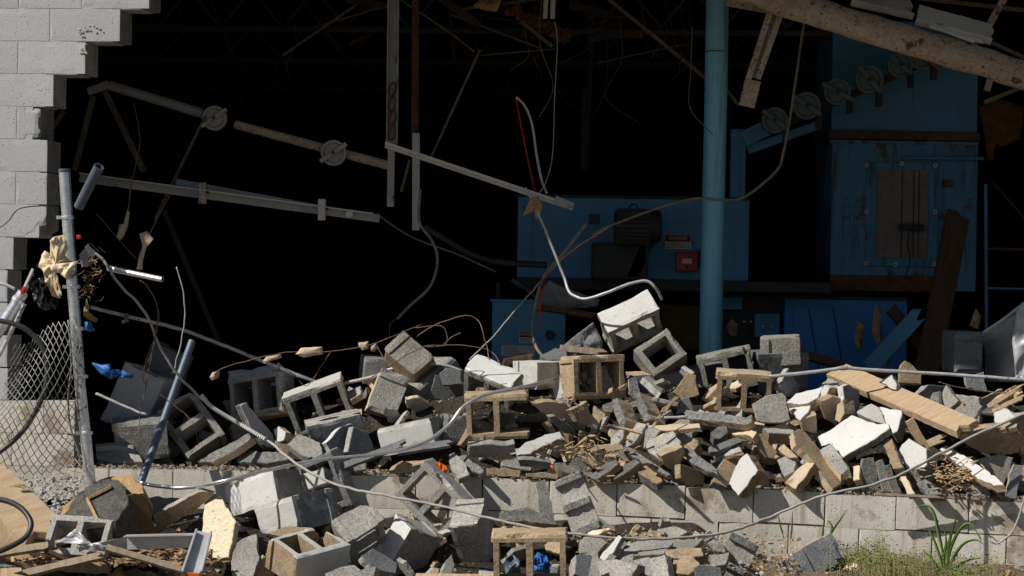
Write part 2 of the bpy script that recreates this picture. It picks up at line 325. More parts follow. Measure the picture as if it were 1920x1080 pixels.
# ------------------------------------------------------------------ block meshes
BL, BW, BH = 0.395, 0.285, 0.193
def brk(ks, step):
    out = [ks[0]]
    for a, b in zip(ks, ks[1:]):
        n = max(1, round((b - a) / step))
        out += [a + (b - a) * i / n for i in range(1, n + 1)]
    return out
def nz1(p, s, seed): return noise.noise(Vector(p) * s + Vector((seed * 7.13, seed * 3.7, seed * 1.9)))
def block_mesh(L, W, H, seed, kind='two', step=.028, chip=.012, rough=.0022, bite=None, edge0=.0025):
    """concrete masonry unit in [0,L]x[0,W]x[0,H], cores along H.  material slots: 0 bare, 1 face W=0, 2 face W=W, 3 bottom/ends"""
    sh, wb, no = .043, .036, .012
    if kind == 'half': sh = .042
    kx = {'half': [0, sh, L - sh, L]}.get(kind, [0, no, sh, L / 2 - wb / 2, L / 2 + wb / 2, L - sh, L - no, L])
    ky = [0, sh, W - sh, W]
    if kind == 'solid': ky = [0, sh * 1.3, W - sh * 1.3, W]
    if kind in ('shell', 'pan'): ky = [0, .039, .075]
    X, Y, Z = brk(kx, step), brk(ky, step), brk([0, H], step)
    def solid(x, y, z):
        if kind in ('shell', 'pan'):
            if y > .039: return True
            lim = .075
            return (x < .04 or x > L - .04 or abs(x - L / 2) < .025) and y < lim
        if kind == 'half':
            return x < sh or x > L - sh or y < sh or y > W - sh
        if kind == 'solid':
            s = not ((x < no or x > L - no) and sh * 1.3 < y < W - sh * 1.3)
        else:
            s = x < sh or x > L - sh or abs(x - L / 2) < wb / 2 or y < sh or y > W - sh
            if (x < no or x > L - no) and sh < y < W - sh: s = False
            if kind == 'open' and x > L - sh and sh < y < W - sh: s = False
            if kind == 'ushape' and (x > L * .62): s = False
        if bite and s:
            p0, n0 = bite
            if (Vector((x, y, z)) - Vector((p0[0] * L, p0[1] * W, p0[2] * H))).dot(Vector(n0).normalized()) + nz1((x, y, z), 11, seed) * .035 > 0: s = False
        return s
    nx, ny, nzz = len(X) - 1, len(Y) - 1, len(Z) - 1
    S = np.zeros((nx + 2, ny + 2, nzz + 2), bool)
    for i in range(nx):
        for j in range(ny):
            for k in range(nzz):
                S[i + 1, j + 1, k + 1] = solid((X[i] + X[i + 1]) / 2, (Y[j] + Y[j + 1]) / 2, (Z[k] + Z[k + 1]) / 2)
    vid = {}; V = []; Fc = []; MI = []
    def v(i, j, k):
        q = (i, j, k)
        if q not in vid: vid[q] = len(V); V.append(Vector((X[i], Y[j], Z[k])))
        return vid[q]
    for i, j, k in np.argwhere(S):
        a, b, c = i - 1, j - 1, k - 1
        if not S[i - 1, j, k]: Fc.append((v(a, b, c), v(a, b, c + 1), v(a, b + 1, c + 1), v(a, b + 1, c))); MI.append(0)
        if not S[i + 1, j, k]: Fc.append((v(a + 1, b, c), v(a + 1, b + 1, c), v(a + 1, b + 1, c + 1), v(a + 1, b, c + 1))); MI.append(0)
        if not S[i, j - 1, k]: Fc.append((v(a, b, c), v(a + 1, b, c), v(a + 1, b, c + 1), v(a, b, c + 1))); MI.append(1 if b == 0 else 0)
        if not S[i, j + 1, k]: Fc.append((v(a, b + 1, c), v(a, b + 1, c + 1), v(a + 1, b + 1, c + 1), v(a + 1, b + 1, c))); MI.append(2 if b == ny - 1 else 0)
        if not S[i, j, k - 1]: Fc.append((v(a, b, c), v(a, b + 1, c), v(a + 1, b + 1, c), v(a + 1, b, c))); MI.append(3 if c == 0 else 0)
        if not S[i, j, k + 1]: Fc.append((v(a, b, c + 1), v(a + 1, b, c + 1), v(a + 1, b + 1, c + 1), v(a, b + 1, c + 1))); MI.append(0)
    C = Vector((L / 2, W / 2, H / 2)); e = 1e-5
    # broken surface: smooth the stairs away
    if bite:
        nb = [set() for _ in V]
        for f in Fc:
            for q in range(4): nb[f[q]].add(f[(q + 1) % 4]); nb[f[q]].add(f[q - 1])
        for it in range(2):
            N = [p.copy() for p in V]
            for q, p in enumerate(V):
                if (p - Vector((bite[0][0] * L, bite[0][1] * W, bite[0][2] * H))).dot(Vector(bite[1]).normalized()) > -.045 and nb[q]:
                    a = Vector((0, 0, 0))
                    for r in nb[q]: a += V[r]
                    N[q] = p.lerp(a / len(nb[q]), .6)
            V = N
    ymax = Y[-1]
    for q, p in enumerate(V):
        on = [p.x < e or p.x > L - e, p.y < e or p.y > ymax - e, p.z < e or p.z > H - e]
        d = noise.noise_vector(p * 23 + Vector((seed * 3.1, seed, 0))) * rough
        if sum(on) >= 2:
            ch = max(0, nz1(p, 8, seed) - .02) * chip * 2.2 + edge0
            dirn = Vector((math.copysign(1, C.x - p.x) if on[0] else 0, math.copysign(1, ymax / 2 - p.y) if on[1] else 0, math.copysign(1, C.z - p.z) if on[2] else 0))
            d = d + dirn * ch
        if kind in ('shell', 'pan') and p.y < .025: d.y += abs(nz1(p, 16, seed)) * .022
        V[q] = p + d
    return V, Fc, MI

def pose(O, eL, eW, eH, dims, Y):
    s = F / Y
    Mx = np.zeros((2, 3))
    for i, (e, d) in enumerate(zip((eL, eW, eH), dims)):
        ix, iy = e[0] - O[0], e[1] - O[1]
        Mx[:, i] = ((ix * CR + iy * SR) / (s * d), -(-ix * SR + iy * CR) / (s * d))
    U, S, Vt = np.linalg.svd(Mx, full_matrices=False)
    A = U @ Vt; r3 = np.cross(A[0], A[1])
    if r3.sum() < 0: r3 = -r3
    k = float(np.clip(S.mean(), .9, 1.12))
    ax = [Vector((A[0, i], r3[i], A[1, i])) for i in range(3)]
    return ax, k
LAND = []          # landmarks the labels of smaller pieces point to: (px, py, words)
def block(name, label, O, eL, eW, eH, kind='two', mats=('raw', 'white', 'cream', 'raw'), Y=None, dims=(BL, BW, BH), bite=None, group=None, cat='concrete block', land=None, chip=.012):
    cy = (O[1] + eL[1] + eW[1] + eH[1]) / 4; cx = (O[0] + eL[0] + eW[0] + eH[0]) / 4
    Y = Y if Y is not None else D(cx, cy)
    ax, k = pose(O, eL, eW, eH, dims, Y)
    L, W, H = (d * k for d in dims)
    seed = len(bpy.data.objects) % 97 + 1
    V, Fc, MI = block_mesh(L, W, H, seed, kind, bite=bite, chip=chip)
    o0 = P(O[0], O[1], Y)
    W3 = [o0 + ax[0] * p.x + ax[1] * p.y + ax[2] * p.z for p in V]
    if ax[0].cross(ax[1]).dot(ax[2]) < 0: Fc = [tuple(reversed(f)) for f in Fc]
    o = mesh_obj(name, W3, Fc, [M[m] for m in mats], None, MI)
    tag(o, label, cat, group)
    if land: LAND.append((cx, cy, land))
    return o

# ------------------------------------------------------------------ the setting
g = MB(); g.add([(-150, -60, -.445), (150, -60, -.445), (150, 13.3, -.445), (-150, 13.3, -.445)], [(0, 1, 2, 3)])
g.add([(-150, 13.3, -.445), (-5, 13.3, -.445), (-5, 17.2, -.02), (-150, 17.2, -.02)], [(0, 1, 2, 3)]); g.add([(5, 13.3, -.445), (150, 13.3, -.445), (150, 17.2, -.02), (5, 17.2, -.02)], [(0, 1, 2, 3)])
g.add([(-150, 17.2, -.02), (150, 17.2, -.02), (150, 400, -.02), (-150, 400, -.02)], [(0, 1, 2, 3)])
nx_, ny_ = 160, 40
vs = []; fs = []
for j in range(ny_ + 1):
    for i in range(nx_ + 1):
        x = -5 + 10 * i / nx_; y = 13.2 + 4.0 * j / ny_
        k_ = min(1, max(0, (1.62 - x) / .4)); d_ = y - yw(x)
        z = -.45 * min(1, max(0, (-d_ - .1 - .9 * (1 - k_)) / 1.2)) + .012 + .02 * noise.noise(Vector((x * 3, y * 3, 0))) + .035 * max(0, noise.noise(Vector((x * .9, y * .9, 5)))) - .34 * math.exp(-((x - 1.56) / .15) ** 2 - ((d_ + .42) / .22) ** 2)
        vs.append((x, y, z))
for j in range(ny_):
    for i in range(nx_): a = j * (nx_ + 1) + i; fs.append((a, a + 1, a + nx_ + 2, a + nx_ + 1))
g.add(vs, fs)
tag(g.build('ground', M['soil'], loc=(0, 0, 0)), kind='structure')
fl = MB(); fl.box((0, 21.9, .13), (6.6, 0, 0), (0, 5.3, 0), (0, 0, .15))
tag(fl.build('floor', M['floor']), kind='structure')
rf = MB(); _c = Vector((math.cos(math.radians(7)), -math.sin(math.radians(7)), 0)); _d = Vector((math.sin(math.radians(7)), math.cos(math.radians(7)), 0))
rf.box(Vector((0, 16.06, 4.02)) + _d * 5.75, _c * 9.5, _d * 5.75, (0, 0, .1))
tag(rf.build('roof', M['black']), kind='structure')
for nm, c, a, b, d, lb in (('back_wall', (0, 27.1, 2), (6.8, 0, 0), (0, .1, 0), (0, 0, 2), 'back wall deep inside the building, gloom put into its black colour'),
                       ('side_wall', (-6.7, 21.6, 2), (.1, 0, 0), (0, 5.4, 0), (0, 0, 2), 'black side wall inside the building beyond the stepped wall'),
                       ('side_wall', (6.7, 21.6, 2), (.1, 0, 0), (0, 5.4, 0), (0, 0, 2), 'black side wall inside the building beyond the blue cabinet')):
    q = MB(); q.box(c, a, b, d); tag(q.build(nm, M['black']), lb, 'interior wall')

# ------------------------------------------------------------------ the block wall with the torn opening
AX = Vector((math.cos(math.radians(7)), -math.sin(math.radians(7)), 0)); AY = Vector((-AX.y, AX.x, 0)) * -1
if AY.y < 0: AY = -AY
def U(px, z):                     # distance along the wall of a photo column, at a height
    Y = 16.0
    for _ in range(4):
        py = 540 + (ZC - z) * F / Y + (px - 960) * SR
        v = P(px, py, Y); Y = yw(v.x)
    return v.x / AX.x
_cache = {}
def wall_block(parent, u0, u1, z0, h, var, mats, tilt=0.0, kind='solid', off=0.0, nm='block', bite=None):
    L = round(u1 - u0, 3)
    key = (L, round(h, 3), var, mats, kind, bite)
    if key not in _cache:
        V, Fc, MI = block_mesh(L, BW, h, var * 3 + 1, kind, step=.035, chip=.002, rough=.0003, bite=bite, edge0=.0006)
        me = bpy.data.meshes.new(nm); me.from_pydata([tuple(p) for p in V], [], Fc)
        for m in mats: me.materials.append(M[m])
        me.polygons.foreach_set('material_index', MI); me.update(); _cache[key] = me
    o = bpy.data.objects.new(nm, _cache[key])
    p = AX * u0 + Vector((0, 16.0 + off, z0))
    o.location = p - parent.location
    o.rotation_euler = (0, tilt, -math.radians(7))
    return link(o, parent)

wl = thing('block_wall', 'pale grey painted block wall torn off in steps at its right edge', 'wall', (-3.2, 16.3, 0))
LAND.append((90, 250, 'stepped grey wall'))
edges = {18: 440, 17: 390, 16: 335, 15: 280, 14: 225, 13: 160, 12: 100, 11: 76, 10: 90, 9: 88, 8: 88, 7: 25, 6: 14, 5: 14, 4: 14, 3: 14, 2: 140, 1: 140, 0: 140}
# course index c has its bottom at ZTOP - .2 + ... ; c = 0 is the course just under the low wall's top line
mt = MB(); J = .006
zc0 = ZTOP - .2
for c, ex in edges.items():
    z0 = zc0 + .2022 * c
    ue = U(ex, z0 + .1)
    ph = U(36, 3.3) + (0.0 if c % 2 else 0.2)      # joints alternate by half a block
    ju = ph - math.ceil((ph + 4.3) / .4) * .4
    u = ju
    mats = ('raw', 'wallpaint' if c > 2 else 'lowpaint', 'raw', 'mortar')  # dirtier lowest courses stand in for shade behind the mesh, put in as colour
    while u < ue - .02:
        u1 = min(u + .4, ue + J)
        last = u1 >= ue
        if ue - u1 < .09 and not last: u1 = ue + J; last = True
        kind = 'two' if last and (u1 - u) > .2 else 'solid'
        bt = None
        if c == 11 and last: bt = ((.80, 0, .5), (1, -1.1, 0))
        if c == 8 and last: bt = ((.9, .5, .12), (1, 0, -1.3))
        if c == 5 and last: bt = ((.9, .5, .1), (1, 0, -1.0))
        wall_block(wl, u, u1 - J, z0 + J / 2, .2022 - J, (c * 5 + int(abs(u) * 7)) % 6, mats, kind=kind if not bt else 'solid', bite=bt)
        u = u1
    ctr = AX * ((ue - 7.0 - .05) / 2) + Vector((0, 16, z0 + .1)) + AY * (BW / 2)
    mt.box(ctr, AX * ((ue - .05 + 7.0) / 2), AY * (BW / 2 - .0025), (0, 0, .1014 if c % 2 else .1008))
mt.build('mortar', M['wallpaint'], wl)
for x0, y0, w_, h_, sd in ((148, 48, 46, 14, 1), (150, 62, 12, 40, 2)):
    r_ = random.Random(sd); q = MB()
    for k_ in range(12):                              # smears of mortar stuck on the painted face
        p = wall_pt(x0 + r_.random() * w_, y0 + r_.random() * h_, -.002); s_ = r_.uniform(.003, .010)
        q.box(p, AX * s_, (0, .004, 0), Vector((r_.uniform(-.3, .3), 0, 1)) * s_ * r_.uniform(.5, 1.2), 0, .003)
    q.build('mortar_smear', M['offwhite'], wl)

lw = thing('low_block_wall', 'low dirty beige block wall along the bottom holding back the rubble', 'wall', (1.0, 16.1, 0))
LAND.append((1500, 960, 'low wall'))
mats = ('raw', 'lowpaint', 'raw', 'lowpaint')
tops = [141, 205, 325, 470, 560, 655, 780, 905, 1030, 1157, 1285, 1413, 1547, 1680, 1817, 1952, 2080]
bots = [141, 270, 395, 520, 645, 770, 840, 965, 1093, 1220, 1347, 1478, 1610, 1747, 1887, 2020]
mt = MB()
for row, js in ((0, tops), (1, bots), (2, tops)):
    for i, (a, b) in enumerate(zip(js, js[1:])):
        zt = ZTOP - .2 * row
        ua, ub = U(a, zt), U(b, zt)
        z = zt - .2 - drop((ua + ub) / 2 * AX.x) - (.006 * math.sin(i * 2.7 + row) if row == 0 else 0)
        tl = 0.022 if (ua + ub) > 0 else 0.0
        z -= -(.5 * (ub - ua) * tl)
        wall_block(lw, ua, ub - J * .8, z + .004, .2 - J * .8, (i * 2 + row) % 6, mats, tilt=tl, off=.004 * math.sin(i * 1.9 + row * 2))
for a, b in zip(tops, tops[1:]):
    ua, ub = U(a, ZTOP), U(b, ZTOP)
    zz = drop((ua + ub) / 2 * AX.x)
    mt.box(AX * ((ua + ub) / 2) + Vector((0, 16, .195 - .03 - zz)) + AY * (BW / 2), AX * ((ub - ua) / 2 + .002), AY * (BW / 2 - .012), (0, 0, .225))
mt.build('mortar', M['mortar'], lw)

# ------------------------------------------------------------------ the beds of small rubble that carry the pieces
TOPL = [(150, 760), (300, 775), (450, 750), (600, 740), (700, 720), (850, 720), (950, 725), (1100, 715), (1250, 710), (1350, 705), (1450, 705), (1510, 740), (1600, 745), (1750, 745), (1950, 745)]
def lin(tab, x):
    if x <= tab[0][0]: return tab[0][1]
    for (a, b), (c, d) in zip(tab, tab[1:]):
        if x <= c: return b + (d - b) * (x - a) / (c - a)
    return tab[-1][1]
def bed_z(x, y):
    px = 960 + x * 310
    d = y - yw(x)
    rough = .05 * noise.noise(Vector((x * 2.2, y * 2.2, 1))) + .03 * noise.noise(Vector((x * 6, y * 6, 4)))
    if d > .13:
        t = ytop(px); zt = ZTOP - drop(x)
        hgt = (t - lin(TOPL, px)) / 310.0
        z = zt - .15 + (d - .14 - .42 * max(0, min(1, (760 - px) / 300))) / slope(px)
        z = min(z, zt - .15 + hgt + .03)
        if d > 1.7: z -= (d - 1.7) * .5
        return z + rough
    k = min(1, max(0, (1455 - px) / 150))
    zf = .20 + .34 * d
    return zf * k - .10 * (1 - k) + rough * .7 - .3 * math.exp(-((x - 1.56) / .15) ** 2 - ((d + .42) / .22) ** 2)
vs = []; fs = []; nx_, ny_ = 200, 70
for j in range(ny_ + 1):
    for i in range(nx_ + 1):
        x = -3.1 + 6.6 * i / nx_
        y = yw(x) - 1.9 + 4.6 * j / ny_
        vs.append((x, y, bed_z(x, y)))
for j in range(ny_):
    for i in range(nx_): a = j * (nx_ + 1) + i; fs.append((a, a + 1, a + nx_ + 2, a + nx_ + 1))
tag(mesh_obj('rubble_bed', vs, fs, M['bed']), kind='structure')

# ------------------------------------------------------------------ broken slabs traced as outlines, at their own distance and tilt
NRM = {'F': (0, -1, .12), 'U': (-.05, -.62, .78), 'L': (-.62, -.72, .25), 'UL': (-.45, -.55, .70), 'R': (.62, -.75, .15), 'D': (.1, -.93, -.35), 'UR': (.45, -.6, .66), 'T': (0, -.32, .95), 'LL': (-.86, -.5, .1), 'RD': (.5, -.8, -.33), 'TL': (-.5, -.28, .8)}
def slab_geo(pts, n, t, seed, jag=.009, step=.028, edge=.004):
    """pts: 3D outline on a plane with normal n, extruded away from n"""
    n = n.normalized(); ring = []
    k = len(pts)
    area = Vector((0, 0, 0))
    for i in range(k): area += (pts[i] - pts[0]).cross(pts[(i + 1) % k] - pts[0])
    if area.dot(n) < 0: pts = list(reversed(pts))
    for i in range(k):
        a, b = pts[i], pts[(i + 1) % k]; e = b - a; m = max(1, round(e.length / step)); sd = e.cross(n).normalized()
        for q in range(m):
            p = a + e * (q / m)
            j = noise.noise(p * 21 + Vector((seed, 0, 0))) * jag + noise.noise(p * 60 + Vector((seed, 9, 0))) * jag * .5
            ring.append(p + sd * j)
    c = Vector((0, 0, 0))
    for p in ring: c += p
    c /= len(ring); N = len(ring); V = []; Fc = []; MI = []
    layers = [(-.001, .965, 0), (.003, 1, 0)] + [(t * f, 1, 1) for f in (.35, .7)] + [(t - .003, .995, 0), (t, .96, 0)]
    for li, (dep, s, rg) in enumerate(layers):
        for p in ring:
            q = p + (c - p).normalized() * (edge if s < .98 else 0) - n * dep
            if rg or li in (1, 4):
                q = q + noise.noise_vector(q * 45 + Vector((seed, 2, 7))) * (.0035 if rg else .0018)
            V.append(q)
    for li in range(len(layers) - 1):
        for i in range(N):
            a, b = li * N + i, li * N + (i + 1) % N
            Fc.append((a, a + N, b + N, b)); MI.append(0 if li == 0 else 1)
    Fc.append(tuple(range(N))); MI.append(0)
    Fc.append(tuple(range((len(layers) - 1) * N, len(layers) * N))[::-1]); MI.append(2)
    return V, Fc, MI
LABELS = set()
ADJ = ['', 'small ', 'jagged ', 'narrow ', 'chipped ']
def place_label(desc, px, py):
    c = sorted(LAND, key=lambda l: math.hypot(l[0] - px, l[1] - py))
    for l in c[:14]:
        dx, dy = px - l[0], py - l[1]
        d = math.hypot(dx, dy)
        if d < 4: continue
        if abs(dx) > 1.8 * abs(dy): rel = 'right of' if dx > 0 else 'left of'
        elif abs(dy) > 1.8 * abs(dx): rel = 'below' if dy > 0 else 'above'
        else: rel = ('below and ' if dy > 0 else 'above and ') + ('right of' if dx > 0 else 'left of')
        pre = 'just ' if d < 70 else ('' if d < 170 else 'well ')
        s = '%s %s%s the %s' % (desc, pre, rel, l[2])
        if s not in LABELS and len(s.split()) <= 16:
            LABELS.add(s); return s
    return desc
def slab(desc, px, nk, t=.042, mats=('tan', 'raw', 'raw'), Y=None, dy=0.0, name='block_fragment', cat='broken block', label=None, group=None, land=None, jag=.009, jit=.10, edge=.004):
    cx = sum(p[0] for p in px) / len(px); cy = sum(p[1] for p in px) / len(px)
    Yc = (Y if Y is not None else D(cx, cy)) + dy * (.55 if cy < ytop(cx) else 1)
    seed = len(bpy.data.objects) * .37
    n = Vector(NRM[nk] if isinstance(nk, str) else nk) + noise.noise_vector(Vector((cx * .13, cy * .17, 1))) * jit
    n.normalize()
    p0 = P(cx, cy, Yc)
    if n.dot((p0 - EYE).normalized()) > -.18: n = (n - (p0 - EYE).normalized() * .3).normalized()
    pts = [on_plane(x, y, p0, n) for x, y in px]
    V, Fc, MI = slab_geo(pts, n, t, seed, jag, edge=edge)
    o = mesh_obj(name, V, Fc, [M[m] for m in mats], None, MI)
    tag(o, label or place_label(desc, cx, cy), cat, group)
    if land: LAND.append((cx, cy, land))
    return o
# ------------------------------------------------------------------ the whole and nearly whole blocks
W_ = ('raw', 'white', 'cream', 'raw'); T_ = ('tan', 'tan', 'cream', 'tan'); TC = ('tan', 'cream', 'cream', 'tan')
G_ = ('raw', 'offwhite', 'cream', 'raw'); DK = ('dkblock', 'offwhite', 'raw', 'dkblock'); RR = ('raw', 'raw', 'raw', 'raw')
GB = 'hollow concrete blocks heaped in the rubble'
def B(label, O, eL, eW, eH, land=None, **k):
    return block('concrete_block', label, O, eL, eW, eH, group=GB, land=land, **k)
B('white topped two-hole block perched highest on the rubble', (1140, 624), (1246, 574), (1150, 666), (1120, 590), 'highest white topped block', mats=W_, Y=17.1)
B('half block with one square hole, tipped under the highest white block', (1226, 706), (1187, 656), (1290, 664), (1229, 728), 'tipped one-hole block', kind='half', mats=('raw', 'raw', 'tan', 'raw'), dims=(.23, .27, .193), Y=16.95)
B('upright two-hole block with tan sides and a broken upper lip', (1075, 750), (1177, 750), (1070, 667), (1050, 753), 'upright tan two-hole block', mats=TC, Y=16.62, chip=.022)
B('front-facing two-hole block with an open right web and tan top edge', (869, 741), (989, 741), (875, 828), (871, 735), 'front-facing open block', kind='open', mats=T_, Y=16.42, chip=.022)
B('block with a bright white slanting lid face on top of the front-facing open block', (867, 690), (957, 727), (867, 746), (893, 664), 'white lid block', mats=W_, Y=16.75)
B('sunlit tan two-hole block standing alone below the blue column', (1342, 698), (1456, 698), (1335, 772), (1348, 690), 'sunlit tan two-hole block', mats=TC, Y=16.5, chip=.022, bite=((.97, .06, .3), (1, -1, -.2)))
B('shaded grey two-hole block tilted at the foot of the blue column', (1304, 671), (1415, 640), (1313, 730), (1309, 667), 'tilted column block', mats=RR, Y=16.9, bite=((.9, .05, .3), (1, -1, -.4)))
B('grey end of a solid-looking block behind the blue column foot, right side', (1425, 636), (1433, 629), (1483, 629), (1424, 694), 'grey block end by the column', kind='solid', mats=RR, Y=17.0)
B('tilted two-hole block with a light upper edge, left centre of the pile', (527, 748), (641, 706), (555, 826), (524, 738), 'light edged tilted block', mats=('raw', 'offwhite', 'tan', 'raw'), Y=16.9, bite=((.95, .95, .5), (1, 1, .2)))
B('two-hole block in shade behind the light edged tilted block', (526, 691), (421, 709), (535, 772), (549, 700), 'shaded two-hole block', mats=('raw', 'raw', 'cream', 'raw'), Y=17.1)
B('two-hole block resting on its corner beside the leaning dull pipe', (289, 772), (365, 860), (355, 732), (291, 793), 'block on its corner', mats=('raw', 'cream', 'raw', 'raw'), Y=16.92, bite=((.05, .93, .4), (-1, 1, .1)))
B('grey block leaning upright with its pitted dark end facing out', (687, 765), (671, 783), (720, 691), (741, 783), 'leaning pitted block', kind='solid', mats=('raw', 'raw', 'raw', 'cream'), Y=16.75)
B('block with two grooved ridges on its grey end, top of the left heap', (777, 703), (768, 760), (716, 661), (820, 668), 'grooved end block', kind='solid', mats=('raw', 'tan', 'raw', 'tan'), Y=16.9)
B('tumbled block with a dark smooth side just right of the leaning pitted block', (804, 774), (862, 731), (754, 764), (770, 723), 'tumbled dark sided block', kind='solid', mats=('raw', 'dkblock', 'raw', 'offwhite'), Y=16.95)
B('pale grey block face with a sharp shadow across it, centre left', (806, 783), (697, 814), (832, 779), (814, 834), 'shadow crossed pale block', kind='solid', mats=G_, Y=16.35)
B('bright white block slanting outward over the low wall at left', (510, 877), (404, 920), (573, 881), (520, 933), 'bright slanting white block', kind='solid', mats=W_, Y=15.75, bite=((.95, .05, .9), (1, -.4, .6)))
B('block with a stained torn tan face under the slanting white block', (546, 930), (462, 958), (622, 918), (562, 992), 'stained tan faced block', kind='solid', mats=('dkblock', 'offwhite', 'raw', 'raw'), Y=15.5, bite=((.9, .1, .9), (1, -.7, .8)))
B('cracked open box of block with a sunny tan rim at the bottom edge', (557, 1048), (650, 1032), (497, 1010), (551, 1108), 'open box block', kind='two', mats=('tan', 'white', 'cream', 'offwhite'), Y=14.75, bite=((.9, .9, .1), (1, .8, -.9)))
B('grey block standing on end with a rough flat top and a hole in front', (651, 1018), (660, 1078), (715, 985), (613, 977), 'rough topped standing block', kind='two', mats=RR, Y=15.05, bite=((.05, .9, .9), (-1, .8, .8)))
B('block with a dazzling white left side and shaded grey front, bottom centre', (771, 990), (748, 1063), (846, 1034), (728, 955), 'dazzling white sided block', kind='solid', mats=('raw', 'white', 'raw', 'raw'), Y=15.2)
B('block on end with a stepped sunlit top and a plain shaded front', (895, 982), (915, 1068), (916, 938), (834, 995), 'stepped top block', kind='solid', mats=('raw', 'raw', 'raw', 'raw'), Y=15.25)
B('tilted block frame with two see-through holes leaning on the low wall', (796, 862), (886, 942), (729, 926), (811, 860), 'see-through tilted frame', mats=('raw', 'offwhite', 'raw', 'raw'), Y=15.62, chip=.02, bite=((.02, .98, .5), (-1, 1, .3)))
B('big two-hole block facing out with a tan lintel top, bottom edge', (920, 1003), (1067, 1005), (925, 1104), (922, 996), 'tan lintel block', mats=T_, Y=14.35, chip=.02)
B('dark hollow block behind the slanting white block, open side up', (620, 845), (672, 955), (563, 862), (634, 840), 'dark hollow block', mats=('dkblock', 'raw', 'dkblock', 'dkblock'), Y=16.0)
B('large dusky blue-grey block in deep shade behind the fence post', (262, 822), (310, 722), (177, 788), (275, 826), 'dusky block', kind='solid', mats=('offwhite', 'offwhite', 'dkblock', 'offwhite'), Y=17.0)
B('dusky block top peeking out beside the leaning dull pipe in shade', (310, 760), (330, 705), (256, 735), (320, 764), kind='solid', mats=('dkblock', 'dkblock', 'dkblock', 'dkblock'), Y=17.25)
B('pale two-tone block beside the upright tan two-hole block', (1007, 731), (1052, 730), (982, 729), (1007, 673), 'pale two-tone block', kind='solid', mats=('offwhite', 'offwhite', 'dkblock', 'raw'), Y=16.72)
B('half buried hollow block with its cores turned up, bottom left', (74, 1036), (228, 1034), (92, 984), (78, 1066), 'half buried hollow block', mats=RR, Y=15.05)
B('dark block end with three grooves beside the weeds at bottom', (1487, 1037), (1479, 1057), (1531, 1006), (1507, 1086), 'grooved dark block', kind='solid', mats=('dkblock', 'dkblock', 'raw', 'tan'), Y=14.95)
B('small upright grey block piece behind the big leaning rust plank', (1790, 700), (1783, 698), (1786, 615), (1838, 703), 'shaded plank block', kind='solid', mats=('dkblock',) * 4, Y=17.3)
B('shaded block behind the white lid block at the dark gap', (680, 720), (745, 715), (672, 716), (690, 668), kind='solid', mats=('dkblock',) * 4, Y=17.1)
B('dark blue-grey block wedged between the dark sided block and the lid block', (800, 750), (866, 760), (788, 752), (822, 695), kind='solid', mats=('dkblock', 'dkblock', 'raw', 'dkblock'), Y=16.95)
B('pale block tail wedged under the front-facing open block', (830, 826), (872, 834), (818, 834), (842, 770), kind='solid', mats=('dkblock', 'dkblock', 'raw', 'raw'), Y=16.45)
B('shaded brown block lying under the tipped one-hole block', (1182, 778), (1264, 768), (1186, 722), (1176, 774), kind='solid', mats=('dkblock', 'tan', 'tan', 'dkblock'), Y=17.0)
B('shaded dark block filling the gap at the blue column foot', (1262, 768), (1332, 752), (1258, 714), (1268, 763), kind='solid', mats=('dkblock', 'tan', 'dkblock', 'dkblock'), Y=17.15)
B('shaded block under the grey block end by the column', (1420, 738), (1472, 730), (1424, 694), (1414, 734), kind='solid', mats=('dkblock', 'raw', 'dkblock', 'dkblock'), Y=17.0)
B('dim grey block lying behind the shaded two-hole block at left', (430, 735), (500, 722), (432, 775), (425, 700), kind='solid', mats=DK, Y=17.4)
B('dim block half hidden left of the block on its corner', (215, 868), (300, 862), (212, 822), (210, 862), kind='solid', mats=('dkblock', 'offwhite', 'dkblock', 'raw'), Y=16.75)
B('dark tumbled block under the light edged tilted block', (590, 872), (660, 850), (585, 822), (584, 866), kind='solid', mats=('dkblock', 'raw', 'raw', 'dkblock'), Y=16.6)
# long face shells with their web stubs
def SH(label, O, eL, eW, eH, land=None, mats=RR, Y=None, **k):
    return block('block_shell', label, O, eL, eW, eH, kind='shell', mats=mats, Y=Y, dims=(BL, .075, BH), group='face shells broken off hollow blocks', cat='block shell', land=land, **k)
SH('face shell with three rough ribs leaning against the low wall', (1034, 902), (1074, 996), (1040, 905), (1091, 881), 'leaning ribbed shell', mats=('raw', 'rough', 'tan', 'raw'), Y=15.48)
SH('ribbed face shell lying steeply at the bottom, before the dark hole', (1372, 996), (1337, 1064), (1376, 1000), (1432, 1026), 'bottom ribbed shell', mats=('raw', 'rough', 'tan', 'raw'), Y=15.0)
# ------------------------------------------------------------------ broken slabs and shells, from the photograph's right half to its left
GS = 'broken block slabs and shells in the rubble'
wh, ow, tn, cr, gr, rg = ('white', 'raw', 'raw'), ('offwhite', 'raw', 'raw'), ('tan', 'tan', 'raw'), ('cream', 'tan', 'tan'), ('raw', 'raw', 'raw'), ('rough', 'tan', 'raw')
dk = ('dkblock', 'raw', 'dkblock'); rt = ('raw', 'tan', 'tan'); tr_ = ('tan', 'rough', 'raw'); wt = ('white', 'cream', 'raw')
slab('', [(1533, 819), (1555, 807), (1597, 778), (1620, 786), (1645, 795), (1666, 795), (1668, 803), (1640, 822), (1580, 857), (1566, 840), (1555, 832), (1541, 836)], 'UL', .05, ('white', 'rough', 'raw'), dy=-.25, label='big broken white slab lying face up among the tan rubble', land='big white slab')
slab('', [(1603, 772), (1634, 757), (1650, 764), (1663, 797), (1640, 789)], 'U', .05, ow, label='grey-white slab tucked behind the big white slab', dy=-.1)
slab('', [(1648, 763), (1690, 770), (1692, 775), (1682, 808), (1674, 812), (1662, 797)], 'UL', .09, wh, label='cracked white corner piece right behind the big white slab', dy=-.12)
